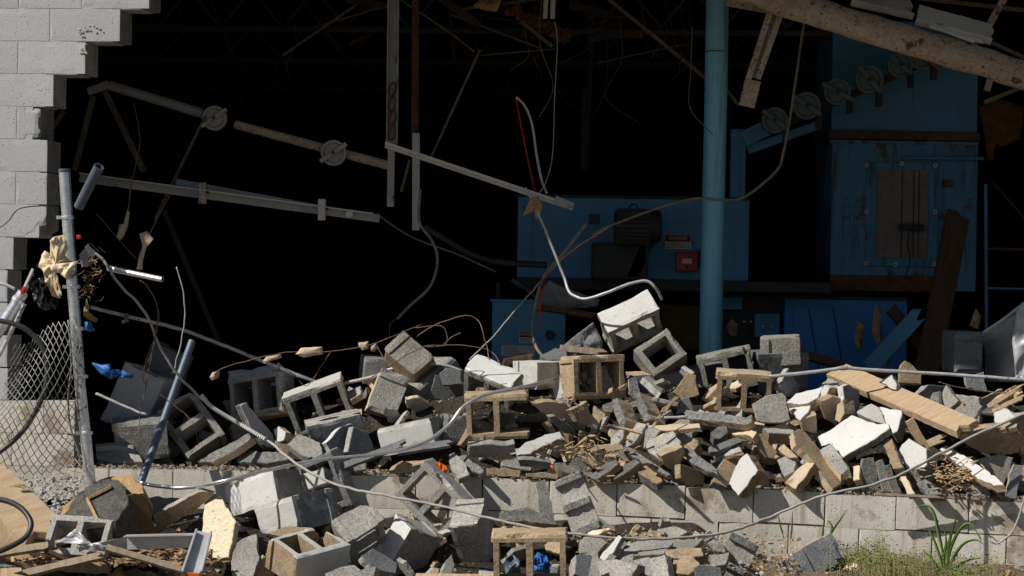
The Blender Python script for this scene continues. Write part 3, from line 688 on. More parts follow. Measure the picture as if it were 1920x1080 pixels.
slab('', [(1685, 846), (1690, 833), (1704, 822), (1718, 830), (1738, 841), (1738, 872), (1728, 886), (1715, 897), (1703, 886)], 'L', .07, wh, dy=-.22, label='white six-sided slab standing upright before the splintered plank', land='white six-sided slab')
slab('', [(1761, 843), (1772, 835), (1790, 844), (1830, 868), (1855, 885), (1882, 908), (1862, 910), (1837, 899), (1800, 872)], 'TL', .055, wt, dy=-.33, label='long slab with a white sunlit top and tan sides at the right', land='long white topped slab')
slab('', [(1366, 907), (1378, 876), (1390, 856), (1400, 850), (1421, 882), (1400, 910), (1385, 931)], 'L', .085, ('white', 'tan', 'raw'), dy=-.36, label='white faced slab hanging over the front edge of the low wall', land='hanging white slab')
slab('', [(1338, 857), (1362, 845), (1386, 838), (1392, 846), (1364, 853), (1341, 858)], 'TL', .03, rt, dy=-.28, label='thin tan arm of shell reaching over the hanging white slab')
slab('', [(1337, 903), (1345, 880), (1362, 854), (1385, 862), (1375, 890), (1362, 913)], 'UR', .05, tr_, dy=-.2, label='tan shell corner squeezed against the hanging white slab')
slab('', [(1412, 757), (1440, 741), (1466, 737), (1472, 745), (1483, 786), (1465, 795), (1440, 794), (1420, 791)], 'F', .045, rt, dy=-.25, label='flat sandy grey slab standing beside the sunlit tan two-hole block', land='flat sandy slab')
D_ = [
 ('grey rough edged long slab', [(1284, 769), (1310, 772), (1340, 773), (1400, 783), (1410, 777), (1410, 790), (1398, 797), (1360, 792), (1320, 788), (1284, 784)], 'UL', .05, ('rough', 'tan', 'tan'), -.3),
 ('tan slab with a ragged pale top', [(1363, 797), (1400, 803), (1418, 810), (1412, 822), (1400, 815), (1378, 815), (1362, 810)], 'TL', .05, cr, -.25),
 ('thick tan shell tumbling right', [(1418, 815), (1428, 812), (1458, 847), (1452, 860), (1436, 857), (1412, 826)], 'F', .06, tn, -.3),
 ('tan ragged topped slab', [(1430, 803), (1460, 803), (1490, 806), (1490, 815), (1462, 812), (1442, 812)], 'U', .09, rt, -.1),
 ('dark broken lump of block', [(1333, 811), (1345, 800), (1360, 797), (1366, 812), (1352, 822), (1338, 822)], 'U', .07, ('rough', 'rough', 'rough'), -.3),
 ('small grey slab tilted upward', [(1328, 839), (1360, 826), (1385, 820), (1391, 828), (1345, 847), (1331, 848)], 'U', .04, ('dkblock', 'rough', 'raw'), -.35),
 ('light sandy plate', [(1192, 843), (1203, 812), (1218, 800), (1240, 806), (1226, 826), (1206, 842)], 'L', .045, rt, -.2),
 ('standing grey edged plate', [(1169, 826), (1180, 812), (1196, 790), (1212, 795), (1202, 812), (1188, 832), (1174, 840)], 'UL', .045, gr, -.22),
 ('big sandy curved shell piece', [(1210, 842), (1214, 826), (1244, 812), (1262, 808), (1276, 829), (1272, 842), (1243, 862), (1222, 852)], 'UL', .05, rt, -.32),
 ('tan lump of shell with grey cap', [(1239, 855), (1280, 838), (1284, 850), (1274, 872), (1260, 882), (1248, 874)], 'RD', .06, tn, -.34),
 ('long thin broken strip', [(1167, 838), (1176, 836), (1200, 852), (1240, 878), (1258, 890), (1250, 893), (1215, 872), (1170, 850)], 'UL', .035, ('rough', 'tan', 'tan'), -.3),
 ('long dark tan strip', [(1215, 868), (1240, 878), (1294, 906), (1284, 909), (1250, 893)], 'R', .04, dk, -.22),
 ('crumbly black grey shard', [(1284, 840), (1292, 838), (1312, 856), (1346, 880), (1345, 889), (1324, 882), (1296, 868), (1286, 858)], 'UL', .05, ('rough', 'rough', 'rough'), -.34),
 ('warm tan slab in shade', [(1274, 870), (1296, 876), (1322, 888), (1320, 909), (1304, 909), (1276, 896)], 'R', .05, tn, -.22),
 ('splinter of rough block', [(1105, 893), (1130, 872), (1156, 861), (1158, 871), (1140, 884), (1120, 899)], 'UL', .05, ('rough', 'tan', 'tan'), -.3),
 ('second splinter of rough block', [(1142, 891), (1165, 874), (1192, 861), (1201, 866), (1178, 884), (1152, 900)], 'UL', .05, ('rough', 'tan', 'tan'), -.28),
 ('tan speckled brick-like piece', [(1190, 882), (1212, 872), (1238, 886), (1243, 903), (1232, 907), (1210, 894)], 'U', .06, tr_, -.26),
 ('tan upper arch of shell', [(1104, 836), (1135, 833), (1168, 834), (1170, 842), (1150, 845), (1118, 847), (1113, 866), (1108, 882), (1102, 880)], 'F', .05, cr, -.25),
 ('light topped slab bridging a gap', [(967, 845), (985, 830), (1022, 815), (1050, 810), (1054, 821), (1020, 836), (994, 851), (970, 853)], 'U', .045, ow, -.22),
 ('dark flat slab with pale end', [(973, 862), (1000, 862), (1033, 868), (1034, 882), (1002, 878), (975, 874)], 'D', .05, dk, -.2),
 ('crumbly dark piece with flecks', [(1040, 868), (1062, 866), (1085, 874), (1094, 884), (1070, 887), (1045, 880)], 'U', .05, ('rough', 'tan', 'tan'), -.25),
 ('flat low slab on the wall top', [(985, 887), (1015, 886), (1052, 888), (1045, 897), (1010, 896), (987, 895)], 'F', .06, tn, -.12),
 ('grey slab stacked flat', [(880, 836), (905, 834), (950, 834), (965, 833), (966, 848), (915, 858), (880, 856)], 'D', .07, gr, -.22),
 ('lower grey slab of the flat stack', [(912, 878), (945, 878), (977, 882), (976, 895), (940, 893), (913, 888)], 'F', .06, tn, -.12),
 ('rough sloping piece', [(860, 855), (872, 852), (888, 866), (908, 882), (902, 889), (880, 880), (862, 868)], 'UL', .05, ('rough', 'raw', 'raw'), -.2),
 ('dim tan slab', [(1070, 768), (1100, 752), (1112, 792), (1100, 799), (1082, 790)], 'R', .05, tn, -.05),
 ('olive shaded slab', [(998, 757), (1030, 752), (1062, 756), (1080, 785), (1050, 785), (1012, 770)], 'RD', .05, ('cream', 'tan', 'tan'), .0),
 ('dark narrow slab with white end', [(1030, 782), (1042, 780), (1078, 805), (1080, 820), (1060, 812), (1034, 792)], 'RD', .04, dk, -.15),
 ('standing shell with a rough edge', [(1147, 750), (1157, 747), (1173, 788), (1172, 800), (1163, 802), (1150, 775)], 'L', .14, ('rough', 'cream', 'raw'), -.1),
 ('second standing shell with a rough edge', [(1190, 740), (1199, 736), (1219, 780), (1221, 786), (1208, 790), (1198, 770)], 'L', .14, ('rough', 'cream', 'raw'), -.05),
 ('stick-like shard leaning up', [(1238, 772), (1266, 742), (1274, 744), (1248, 775)], 'F', .04, tn, -.05),
 ('dark blue-grey slab in shade', [(1268, 775), (1275, 748), (1292, 745), (1300, 772)], 'F', .05, dk, .05),
 ('pale ledge slab', [(1163, 803), (1190, 800), (1240, 797), (1312, 794), (1314, 802), (1246, 808), (1168, 808)], 'TL', .03, cr, -.15),
 ('sandy slab under the ledge', [(1246, 808), (1300, 806), (1298, 826), (1284, 834), (1262, 820)], 'F', .05, rt, -.18),
 ('grey shard above the ledge', [(1256, 797), (1272, 788), (1294, 786), (1295, 796)], 'UL', .04, gr, -.1),
 ('tan angular slab', [(1145, 822), (1160, 806), (1172, 800), (1170, 816), (1158, 834), (1146, 838)], 'UL', .05, rt, -.2),
 ('cream topped curved shell', [(1474, 755), (1492, 738), (1520, 731), (1543, 726), (1534, 744), (1516, 755), (1498, 757)], 'TL', .05, wt, -.1),
 ('lower cream step of shell', [(1480, 766), (1500, 762), (1520, 760), (1515, 772), (1500, 788), (1490, 778)], 'TL', .04, wt, -.2),
 ('long curved brown shell', [(1502, 789), (1525, 762), (1546, 742), (1556, 727), (1574, 728), (1578, 738), (1548, 762), (1520, 778), (1506, 790)], 'RD', .05, ('tan', 'offwhite', 'tan'), -.12),
 ('shaded curved inner shell', [(1538, 752), (1560, 744), (1578, 748), (1572, 772), (1568, 798), (1548, 785)], 'RD', .05, ('cream', 'tan', 'tan'), -.05),
 ('grey slab standing with a bright edge', [(1581, 724), (1590, 719), (1612, 732), (1612, 768), (1590, 775), (1582, 770)], 'R', .05, ('dkblock', 'white', 'raw'), -.12),  # lit edge put in as white, shaded face as dark colour
 ('tan and yellow slab', [(1568, 758), (1580, 748), (1582, 776), (1574, 793), (1566, 788)], 'LL', .09, cr, -.14),
 ('tan square slab standing', [(1500, 788), (1530, 776), (1533, 798), (1530, 812), (1504, 808)], 'D', .06, cr, -.15),
 ('diagonal tan shell', [(1487, 810), (1500, 804), (1512, 812), (1545, 852), (1560, 880), (1585, 903), (1562, 917), (1545, 895), (1512, 850), (1492, 835)], 'UR', .05, ('tan', 'cream', 'raw'), -.32),
 ('diagonal grey slab', [(1537, 843), (1560, 830), (1572, 850), (1592, 880), (1578, 891), (1556, 866)], 'U', .06, ('raw', 'cream', 'raw'), -.3),
 ('short tan slab with a sunny end', [(1470, 906), (1490, 884), (1512, 866), (1527, 869), (1510, 892), (1492, 916)], 'UL', .055, cr, -.3),
 ('grey flecked shard', [(1457, 862), (1472, 855), (1492, 866), (1488, 884), (1472, 895), (1462, 880)], 'UL', .05, ('raw', 'white', 'raw'), -.22),
 ('small tan tilted slab', [(1458, 842), (1470, 832), (1482, 842), (1496, 858), (1476, 856)], 'UL', .04, tn, -.1),
 ('upright rough piece', [(1616, 860), (1638, 858), (1646, 880), (1646, 920), (1618, 921)], 'F', .05, ('rough', 'tan', 'raw'), -.16),
 ('slim upright tan piece', [(1600, 874), (1612, 872), (1614, 898), (1600, 902)], 'UL', .05, cr, -.2),
 ('leaning upright strip', [(1642, 866), (1655, 862), (1668, 895), (1673, 923), (1656, 923)], 'F', .05, ('rough', 'tan', 'raw'), -.15),
 ('second leaning upright strip', [(1657, 874), (1668, 870), (1684, 908), (1690, 926), (1674, 926)], 'F', .05, ('rough', 'tan', 'raw'), -.16),
 ('stout tan block strip', [(1652, 826), (1672, 820), (1683, 855), (1693, 876), (1674, 879), (1663, 850)], 'UL', .08, ('tan', 'raw', 'raw'), -.32),
 ('tan strip at the wall top', [(1687, 894), (1698, 892), (1716, 925), (1702, 928)], 'UL', .04, cr, -.22),
 ('grey rubble lump', [(1717, 906), (1735, 898), (1748, 905), (1768, 926), (1740, 930)], 'UL', .06, ('rough', 'rough', 'rough'), -.2),
 ('flat slab behind in shade', [(1718, 880), (1752, 870), (1770, 885), (1750, 902), (1728, 902)], 'R', .05, dk, -.05),
 ('sandy slab leaning right', [(1828, 862), (1848, 856), (1874, 853), (1900, 858), (1895, 885), (1882, 908), (1850, 884)], 'F', .06, rt, -.12),
 ('upright grey slab', [(1886, 920), (1893, 890), (1901, 870), (1918, 872), (1912, 905), (1905, 936), (1890, 936)], 'F', .05, ('dkblock', 'tan', 'raw'), -.18),
 ('pointed slab', [(1762, 760), (1766, 738), (1774, 721), (1786, 738), (1797, 752), (1780, 767)], 'L', .05, rt, -.1),
 ('speckled lump', [(1740, 753), (1748, 735), (1763, 733), (1762, 758), (1748, 758)], 'UL', .06, ('rough', 'white', 'raw'), -.1),
 ('grey sloping slab with tan lip', [(1782, 772), (1805, 762), (1832, 755), (1842, 762), (1826, 785), (1816, 792), (1800, 780)], 'U', .05, ('raw', 'cream', 'raw'), -.2),
 ('white flecked shard', [(1863, 772), (1876, 764), (1892, 768), (1908, 785), (1890, 793), (1866, 792)], 'UL', .06, ('offwhite', 'rough', 'raw'), -.22),
 ('big brown shaded slab', [(1803, 815), (1830, 806), (1862, 802), (1895, 800), (1915, 815), (1912, 850), (1880, 852), (1845, 850), (1815, 838)], 'D', .06, ('tan', 'tan', 'raw'), -.12),
 ('pale ragged ledge', [(1826, 800), (1842, 795), (1880, 794), (1906, 792), (1906, 800), (1870, 806), (1836, 807)], 'TL', .035, cr, -.2),
 ('corner slab at the far edge', [(1896, 800), (1925, 785), (1960, 790), (1950, 850), (1915, 852)], 'D', .07, tn, -.1),
 ('round topped brown slab', [(1684, 722), (1686, 690), (1698, 677), (1714, 686), (1728, 702), (1728, 722)], 'F', .07, tn, -.05),
 ('small pale pointed slab', [(1648, 716), (1665, 706), (1672, 703), (1682, 720), (1680, 731)], 'L', .05, ow, -.08),
 ('shaded slab under the conduit', [(1720, 742), (1740, 722), (1775, 724), (1790, 748), (1750, 752)], 'R', .06, dk, .05),
 ('shaded slab at the sheet metal', [(1810, 706), (1845, 698), (1850, 735), (1815, 728)], 'F', .06, dk, .1),
 ('low shaded slab', [(1535, 727), (1552, 708), (1572, 716), (1575, 735), (1550, 740)], 'U', .05, gr, .0),
 ('grey slab before the blue cabinet', [(1460, 728), (1478, 690), (1490, 708), (1500, 738), (1480, 745)], 'R', .05, dk, .02),
 # the left heap
 ('pale wedge slab with a rough end', [(451, 760), (462, 755), (478, 775), (512, 815), (516, 840), (500, 838), (470, 802)], 'R', .06, ('offwhite', 'rough', 'raw'), -.2),
 ('rough topped long slab', [(368, 866), (385, 855), (430, 832), (466, 812), (473, 822), (440, 845), (400, 866)], 'UL', .05, ('rough', 'cream', 'raw'), -.22),
 ('flat dark grey slab', [(443, 848), (480, 846), (536, 848), (540, 862), (500, 868), (445, 866)], 'UL', .06, ('rough', 'dkblock', 'raw'), -.2),
 ('white-lit edged slab standing', [(612, 830), (640, 800), (660, 795), (660, 812), (640, 850), (620, 846)], 'R', .05, ('dkblock', 'white', 'raw'), -.18),  # white sides colour in the sunlit edge, the dark face its shade
 ('brown slab behind the white-lit edge', [(652, 848), (662, 800), (690, 812), (702, 840), (690, 852)], 'R', .05, dk, -.08),
 ('long shaded ledge', [(178, 850), (215, 845), (262, 853), (268, 866), (225, 868), (182, 862)], 'U', .05, gr, -.15),
 ('light lower ledge', [(178, 838), (210, 836), (250, 840), (258, 852), (215, 846), (180, 848)], 'D', .05, ow, -.1),
 ('grey shard by the tilted block', [(540, 832), (560, 812), (600, 830), (606, 850), (590, 862), (560, 850)], 'U', .05, gr, -.22),
 ('small white lump', [(512, 806), (522, 798), (535, 810), (532, 826), (518, 828)], 'L', .06, wt, -.25),
 ('grey flat piece with light flecks', [(640, 866), (662, 860), (688, 866), (685, 880), (650, 884)], 'U', .05, ('rough', 'raw', 'raw'), -.25),
 ('brown shaded triangle', [(738, 880), (754, 862), (774, 870), (770, 886), (745, 888)], 'R', .05, tn, -.2),
 ('dark grey plate', [(842, 852), (852, 848), (872, 866), (880, 890), (860, 898), (846, 880)], 'U', .045, gr, -.3),
 ('white corner of a block behind', [(568, 888), (605, 876), (611, 906), (578, 918)], 'L', .08, ow, -.3),
 # the front heap
 ('flat pale slab on the soil', [(1168, 1022), (1210, 1010), (1262, 1018), (1246, 1038), (1188, 1042)], 'T', .045, rt, -.2),
 ('broad grey slab tilted to the sun', [(1085, 1012), (1120, 1002), (1138, 1018), (1118, 1040), (1088, 1036)], 'U', .05, gr, -.2),
 ('tan slab corner', [(1262, 1050), (1300, 1042), (1312, 1060), (1290, 1078), (1262, 1072)], 'UL', .06, tn, -.3),
 ('thin grey slab resting on soil', [(1330, 1040), (1368, 1036), (1362, 1058), (1336, 1064)], 'U', .05, gr, -.25),
 ('pale tan slab half in soil', [(1120, 1052), (1160, 1048), (1196, 1060), (1180, 1090), (1128, 1092)], 'UL', .05, rt, -.35),
 ('grey shard before the wall foot', [(1232, 992), (1262, 985), (1290, 996), (1268, 1010), (1236, 1008)], 'UL', .045, gr, -.05),
 ('broad dark slab', [(1080, 1040), (1108, 1040), (1124, 1062), (1100, 1090), (1076, 1080)], 'UR', .06, dk, -.3),
 ('upright grey slab', [(1220, 1046), (1246, 1040), (1254, 1080), (1224, 1092)], 'L', .06, gr, -.3),
 ('long grey slab in front of the wall', [(935, 962), (985, 950), (1030, 966), (1045, 984), (990, 978), (945, 976)], 'U', .05, rg, -.15),
 ('leaning slab against the wall', [(1005, 905), (1022, 898), (1034, 940), (1040, 985), (1018, 990), (1008, 950)], 'UR', .05, gr, .0),
 ('long tan slab pointing up right', [(287, 972), (330, 945), (371, 922), (404, 921), (392, 938), (345, 970), (296, 998)], 'D', .05, ('tan', 'raw', 'raw'), -.2),
 ('black shaded block hull', [(268, 936), (300, 932), (345, 935), (340, 960), (300, 975), (276, 962)], 'R', .08, dk, -.05),
 ('dark grey flat slab', [(960, 978), (985, 955), (1020, 965), (1042, 980), (1038, 990), (1000, 985)], 'U', .05, gr, -.1),
 ('shaded slab', [(960, 985), (990, 982), (1005, 990), (985, 998), (962, 998)], 'U', .05, ('tan', 'raw', 'raw'), -.05),
 ('bright white splinter', [(1124, 1046), (1140, 1020), (1160, 1003), (1166, 1008), (1150, 1035), (1132, 1052)], 'L', .04, wh, -.32),
 ('grey splinter', [(1135, 1050), (1150, 1034), (1167, 1010), (1176, 1018), (1160, 1040), (1145, 1056)], 'UR', .05, gr, -.26),
 ('big grey broken bowl', [(1067, 1062), (1075, 1044), (1118, 1032), (1124, 1046), (1150, 1058), (1170, 1045), (1188, 1038), (1192, 1090), (1130, 1100), (1072, 1095)], 'U', .06, ('raw', 'cream', 'raw'), -.28),
 ('sloping grey plate', [(1152, 1036), (1180, 1026), (1205, 1030), (1232, 1058), (1236, 1085), (1195, 1072)], 'U', .04, gr, -.18),
 ('sandy piece with a grey broken front', [(1248, 1032), (1280, 1026), (1316, 1028), (1318, 1042), (1290, 1046), (1253, 1046)], 'T', .085, ('tan', 'rough', 'raw'), -.25),
 ('rough dark lump', [(1318, 1012), (1330, 1006), (1358, 1022), (1360, 1036), (1338, 1032)], 'UL', .06, ('rough', 'tan', 'raw'), -.2),
 ('small upright piece at the bottom edge', [(1302, 1064), (1320, 1060), (1352, 1066), (1356, 1092), (1304, 1092)], 'F', .08, dk, -.3),
 ('flat sandy piece', [(1200, 1016), (1235, 1006), (1275, 1012), (1320, 1010), (1300, 1028), (1250, 1030), (1215, 1026)], 'T', .04, rt, -.1),
 ('tan ledge under the wall', [(1185, 1002), (1225, 998), (1222, 1008), (1188, 1012)], 'U', .04, tn, -.05),
 ('dark slab', [(610, 1075), (640, 1062), (665, 1060), (690, 1080), (660, 1095), (615, 1095)], 'U', .05, gr, -.3),
 ('blackish shard', [(678, 1042), (700, 1028), (745, 1056), (742, 1075), (700, 1070)], 'UR', .05, dk, -.25),
 ('light rubble piece', [(640, 1085), (680, 1066), (706, 1062), (700, 1090)], 'UL', .05, ('rough', 'raw', 'raw'), -.4),
 ('grey leaning piece', [(825, 1080), (838, 1050), (848, 1040), (852, 1060), (842, 1092)], 'UR', .05, gr, -.3),
 ('tan torn sheet', [(500, 1000), (540, 985), (588, 990), (580, 1004), (540, 1008)], 'U', .02, ('tan', 'raw', 'raw'), -.1),
 ('grey slab at the left bottom', [(430, 1030), (455, 1010), (480, 1000), (486, 1050), (470, 1092), (436, 1080)], 'U', .07, gr, -.1),
 ('pale lump', [(0, 1050), (30, 1042), (62, 1046), (66, 1058), (20, 1064), (-10, 1062)], 'U', .08, ('rough', 'raw', 'raw'), -.2),
 ('grey flat piece', [(-10, 1010), (14, 998), (42, 996), (40, 1012), (10, 1026), (-10, 1026)], 'U', .07, gr, -.1),
]
for d, px, nk, t, ms, dy in D_:
    slab(d, px, nk, t, ms, dy=dy, group=GS)

# ------------------------------------------------------------------ smaller pieces filling the heap
def fill_mesh(i, mats):
    r = random.Random(i * 31 + 5); k = r.choice([4, 4, 4, 5, 5, 6]); sz = r.uniform(.07, .155); asp = r.uniform(.35, .9)
    pts = []
    for q in range(k):
        a = 2 * math.pi * (q + r.uniform(-.3, .3)) / k
        pts.append(Vector((math.cos(a) * sz * r.uniform(.75, 1.1), math.sin(a) * sz * asp * r.uniform(.75, 1.1), 0)))
    V, Fc, MI = slab_geo(pts, Vector((0, 0, 1)), r.uniform(.026, .042), i * 1.7, .012, .025)
    me = bpy.data.meshes.new('block_fragment'); me.from_pydata([tuple(v) for v in V], [], Fc)
    for m in mats: me.materials.append(M[m])
    me.polygons.foreach_set('material_index', MI); me.update(); return me
FM = [fill_mesh(i, [tn, gr, rt, tr_, gr, ('tan', 'cream', 'raw'), tn, rt, ('rough', 'raw', 'raw'), ('raw', 'rough', 'raw'), ow, cr][i % 12]) for i in range(36)]
TONE = ['tan', 'grey', 'grey', 'tan', 'grey', 'tan', 'tan', 'grey', 'rough grey', 'grey', 'pale', 'cream']
ZN = [(900, 1950, .16, 1.0, 108, 60, 'right heap', 'small pieces on the right rubble heap'), (170, 900, .2, 1.2, 34, 16, 'left heap', 'small pieces on the left rubble heap'), (230, 1470, -1.5, -.12, 64, 80, 'front heap', 'small pieces in front of the low wall')]
rr = random.Random(12); jn = MB(); jmats = [M['tan'], M['raw'], M['rough'], M['cream'], M['offwhite']]; jname = [m.name for m in jmats]
for x0, x1, d0, d1, n1, n2, heap, gp in ZN:
    for i in range(n1 + n2):
        px = rr.uniform(x0, x1); d = rr.uniform(d0, d1); x = (px - 960) / 310
        y = yw(x) + d
        if d < 0 and px > 1400: continue
        if d > .35 and 1590 < px < 1840 and i < n1 + n2: d = .16 + .2 * (d - .35); y = yw(x) + d       # clear of the long plank
        z = bed_z(x, y) + rr.uniform(.03, .11)
        q = rr.randrange(len(FM)); rot = (rr.gauss(.6, .65), rr.gauss(0, .6), rr.uniform(0, 6.28))
        if i >= n1:                                   # past the limit: one joined object
            from mathutils import Euler
            mw = Matrix.Translation((x, y, z)) @ Euler(rot).to_matrix().to_4x4() @ Matrix.Scale(.72, 4)
            me = FM[q]; k0 = len(jn.v); jn.v += [mw @ v.co for v in me.vertices]
            for p in me.polygons: jn.f.append(tuple(k0 + a for a in p.vertices)); jn.m.append(jname.index(me.materials[p.material_index].name))
            continue
        o = bpy.data.objects.new('block_fragment', FM[q])
        o.location = (x, y, z); o.rotation_euler = rot
        link(o)
        sx, sy = to_px(o.location); l = min(LAND, key=lambda l: math.hypot(l[0] - sx, l[1] - sy))
        tag(o, 'small %s block piece on the %s by the %s' % (TONE[q % 12], heap, l[2]), 'broken block', gp)
tag(jn.build('loose_rubble', jmats), kind='stuff')
# crumbs and grit: past counting
cb = MB(); rr = random.Random(3)
for i in range(7000):
    x = rr.uniform(-2.7, 3.2); d = rr.choice([rr.uniform(.0, 1.2), rr.uniform(-1.4, -.02), rr.uniform(.0, .3)])
    if d < 0 and x > 1.6 and rr.random() < .8: continue
    y = yw(x) + d; z = bed_z(x, y)
    if d < 0 and x > 1.5: z = max(z, .015)
    if .0 < d < .29: z = ZTOP - drop(x)
    s = rr.uniform(.005, .022) * (1.5 if rr.random() < .1 else 1)
    v = [Vector((rr.uniform(-1, 1), rr.uniform(-1, 1), rr.uniform(-.7, .9))) * s + Vector((x, y, z + s * .4)) for _ in range(4)]
    if (v[1] - v[0]).cross(v[2] - v[0]).dot(v[3] - v[0]) > 0: v[0], v[1] = v[1], v[0]
    cb.add(v, [(0, 1, 2), (0, 3, 1), (1, 3, 2), (2, 3, 0)], rr.choice([0, 0, 1, 1, 2]))
tag(cb.build('rubble_crumbs', [M['tan'], M['raw'], M['sandy']]), kind='stuff')
# ------------------------------------------------------------------ inside the building
def PL(pts, Y): return [P(p[0], p[1], p[2] if len(p) > 2 else Y) for p in pts]
def bar(mb, p0, p1, Y, wpx, dep=.06, m=0, Y1=None, bev=.003):
    """straight flat bar between two pixels"""
    a, b = P(*p0, Y), P(*p1, Y1 or Y)
    d = b - a; L = d.length / 2; d.normalize()
    s = d.cross(Vector((0, -1, 0))).normalized(); n = s.cross(d).normalized()
    return mb.box((a + b) / 2, d * L, s * (wpx * Y / F / 2), n * (dep / 2), m, bev)
def text_mesh(txt, size):
    c = bpy.data.curves.new('lettering', 'FONT'); c.body = txt; c.size = size; c.extrude = .0012; c.align_x = 'CENTER'; c.align_y = 'CENTER'
    o = bpy.data.objects.new('lettering', c); COL.objects.link(o)
    dg = bpy.context.evaluated_depsgraph_get(); me = bpy.data.meshes.new_from_object(o.evaluated_get(dg))
    me.name = 'lettering'; bpy.data.objects.remove(o); bpy.data.curves.remove(c); return me
def letters(txt, px, py, Y, size, m, parent):
    me = text_mesh(txt, size); me.materials.clear(); me.materials.append(M[m])
    o = bpy.data.objects.new('lettering', me); o.location = P(px, py, Y) - origin(parent); o.rotation_euler = (math.pi / 2, 0, 0)
    return link(o, parent)
def danger(parent, x0, y0, x1, y1, Y):
    q = MB(); q.rect(x0, y0, x1, y1, Y - .012, .01, bev=.001); s = q.build('warning_sign', M['signwhite'], parent)
    ym = y0 + (y1 - y0) * .45
    q = MB(); q.rect(x0 + 1, y0 + .5, x1 - 1, ym, Y - .017, .006, bev=0); q.build('sign_header', M['signblack'], s)
    q = MB(); cx, cy = (x0 + x1) / 2, (y0 + ym) / 2; c = P(cx, cy, Y - .019); k = Y / F
    q.disc(c, (0, 1, 0), (x1 - x0) * .42 * k, .003, 28)
    for i, v in enumerate(q.v): v.z = c.z + (v.z - c.z) * ((ym - y0) * .40) / ((x1 - x0) * .42)
    q.build('sign_oval', M['signred'], s)
    letters('DANGER', cx, cy, Y - .022, (ym - y0) * .72 * k, 'signwhite', s)
    q = MB()
    for r in range(3):
        yy = ym + (y1 - ym) * (.22 + r * .27)
        x = x0 + 3
        while x < x1 - 4:
            ww = rnd.uniform(2.5, 7); q.rect(x, yy - .9, min(x + ww, x1 - 3), yy + .9, Y - .0135, .001, bev=0); x += ww + 1.6
    q.build('small_print', M['print'], s)
    return s

M['truss'] = mat('gloom_truss_paint', (.055, .045, .036), (.03, .024, .018), .9, scale=6, bump=.1)  # the gloom under the roof is put into this dark colour
M['finsteel'] = mat('worn_fin_steel', (.075, .073, .065), (.04, .038, .034), .6, scale=8, bump=.1)
M['bluegrime'] = mat('grimy_blue_enamel', BL1, BL2, .55, scale=3, fine=60, bump=.2, fine_amt=.12, spots=(.012, .018, .022), spot_amt=.60, spot_scale=2.6, spec=.4, streak=(.03, .09, .13), streak_amt=.68)
# big blue machine housing with the motor in front
Y = 19.0
t = thing('machine_housing', 'wide blue steel machine housing with a motor in front of it', 'machine', P(1190, 525, Y))
q = MB(); q.rect(970, 371, 1404, 524, Y, .9, bev=.012); q.build('body', M['bluegrime'], t)
q = MB(); q.rect(968, 367, 1406, 372, Y - .02, .95); q.build('top_edge', M['dksteel'], t)
for x in (1000, 1404): 
    q = MB(); q.rect(x - 4, 373, x, 523, Y - .012, .02); q.build('seam_strip', M['blue'], t)
danger(t, 1247, 441, 1296, 467, Y)
q = MB(); q.rect(1268, 472, 1308, 509, Y - .13, .12, bev=.012); s = q.build('switch_box', M['red'], t)
q = MB(); q.rect(1279, 485, 1297, 494, Y - .133, .004, bev=0); q.build('switch_label', M['signwhite'], s)
q = MB(); q.disc(P(1288, 501, Y - .135), (0, 1, 0), .012, .01, 12); q.build('switch_button', M['signblack'], s)
q = MB(); q.rect(968, 525, 1560, 546, Y - .06, 1.1, bev=.01); q.build('base_frame', M['dksteel'], t)
q = MB(); q.rect(1110, 455, 1215, 524, Y - .25, .2, bev=.02); q.build('motor_mount', M['dksteel'], t)
bx = MB(); bar(bx, (1216, 450), (1185, 522), Y - .2, 22, .1); bx.build('mount_brace', M['dksteel'], t)
m_ = thing('electric_motor', 'dark finned electric motor with a lifting ring on the blue housing', 'motor', P(1195, 460, Y - .35))
q = MB(); ym = Y - .34; k = Y / F
q.disc(P(1185, 425, ym), (1, 0, 0), 29 * k, 62 * k, 28, prof=[(26 * k, -33 * k), (29 * k, -30 * k), (29 * k, 32 * k)]); q.build('motor_body', M['dksteel'], m_)
q = MB(); q.disc(P(1229, 425, ym), (1, 0, 0), 30 * k, 24 * k, 28, prof=[(30 * k, -12 * k), (31 * k, 4 * k), (27 * k, 10 * k), (14 * k, 12 * k)]); o = q.build('fan_cover', M['dksteel'], m_); smooth_by_angle(o)
for i in range(11):
    a = math.radians(-70 + i * 14); c = P(1186, 425, ym)
    dv = Vector((0, -math.cos(a), math.sin(a)))
    q = MB(); q.box(c + dv * 31 * k, (30 * k, 0, 0), dv * 3.5 * k, dv.cross(Vector((1, 0, 0))) * .004); q.build('fin', M['finsteel'], m_)
q = MB(); c = P(1188, 391, ym); q.tube([c + Vector((math.cos(a) * 8 * k, 0, math.sin(a) * 8 * k)) for a in [i * 2 * math.pi / 16 for i in range(17)]], .006, 6, caps=False); q.build('lifting_ring', M['dksteel'], m_)
q = MB(); q.rect(1105, 402, 1125, 420, ym, .1); q.build('terminal_box', M['dksteel'], m_)
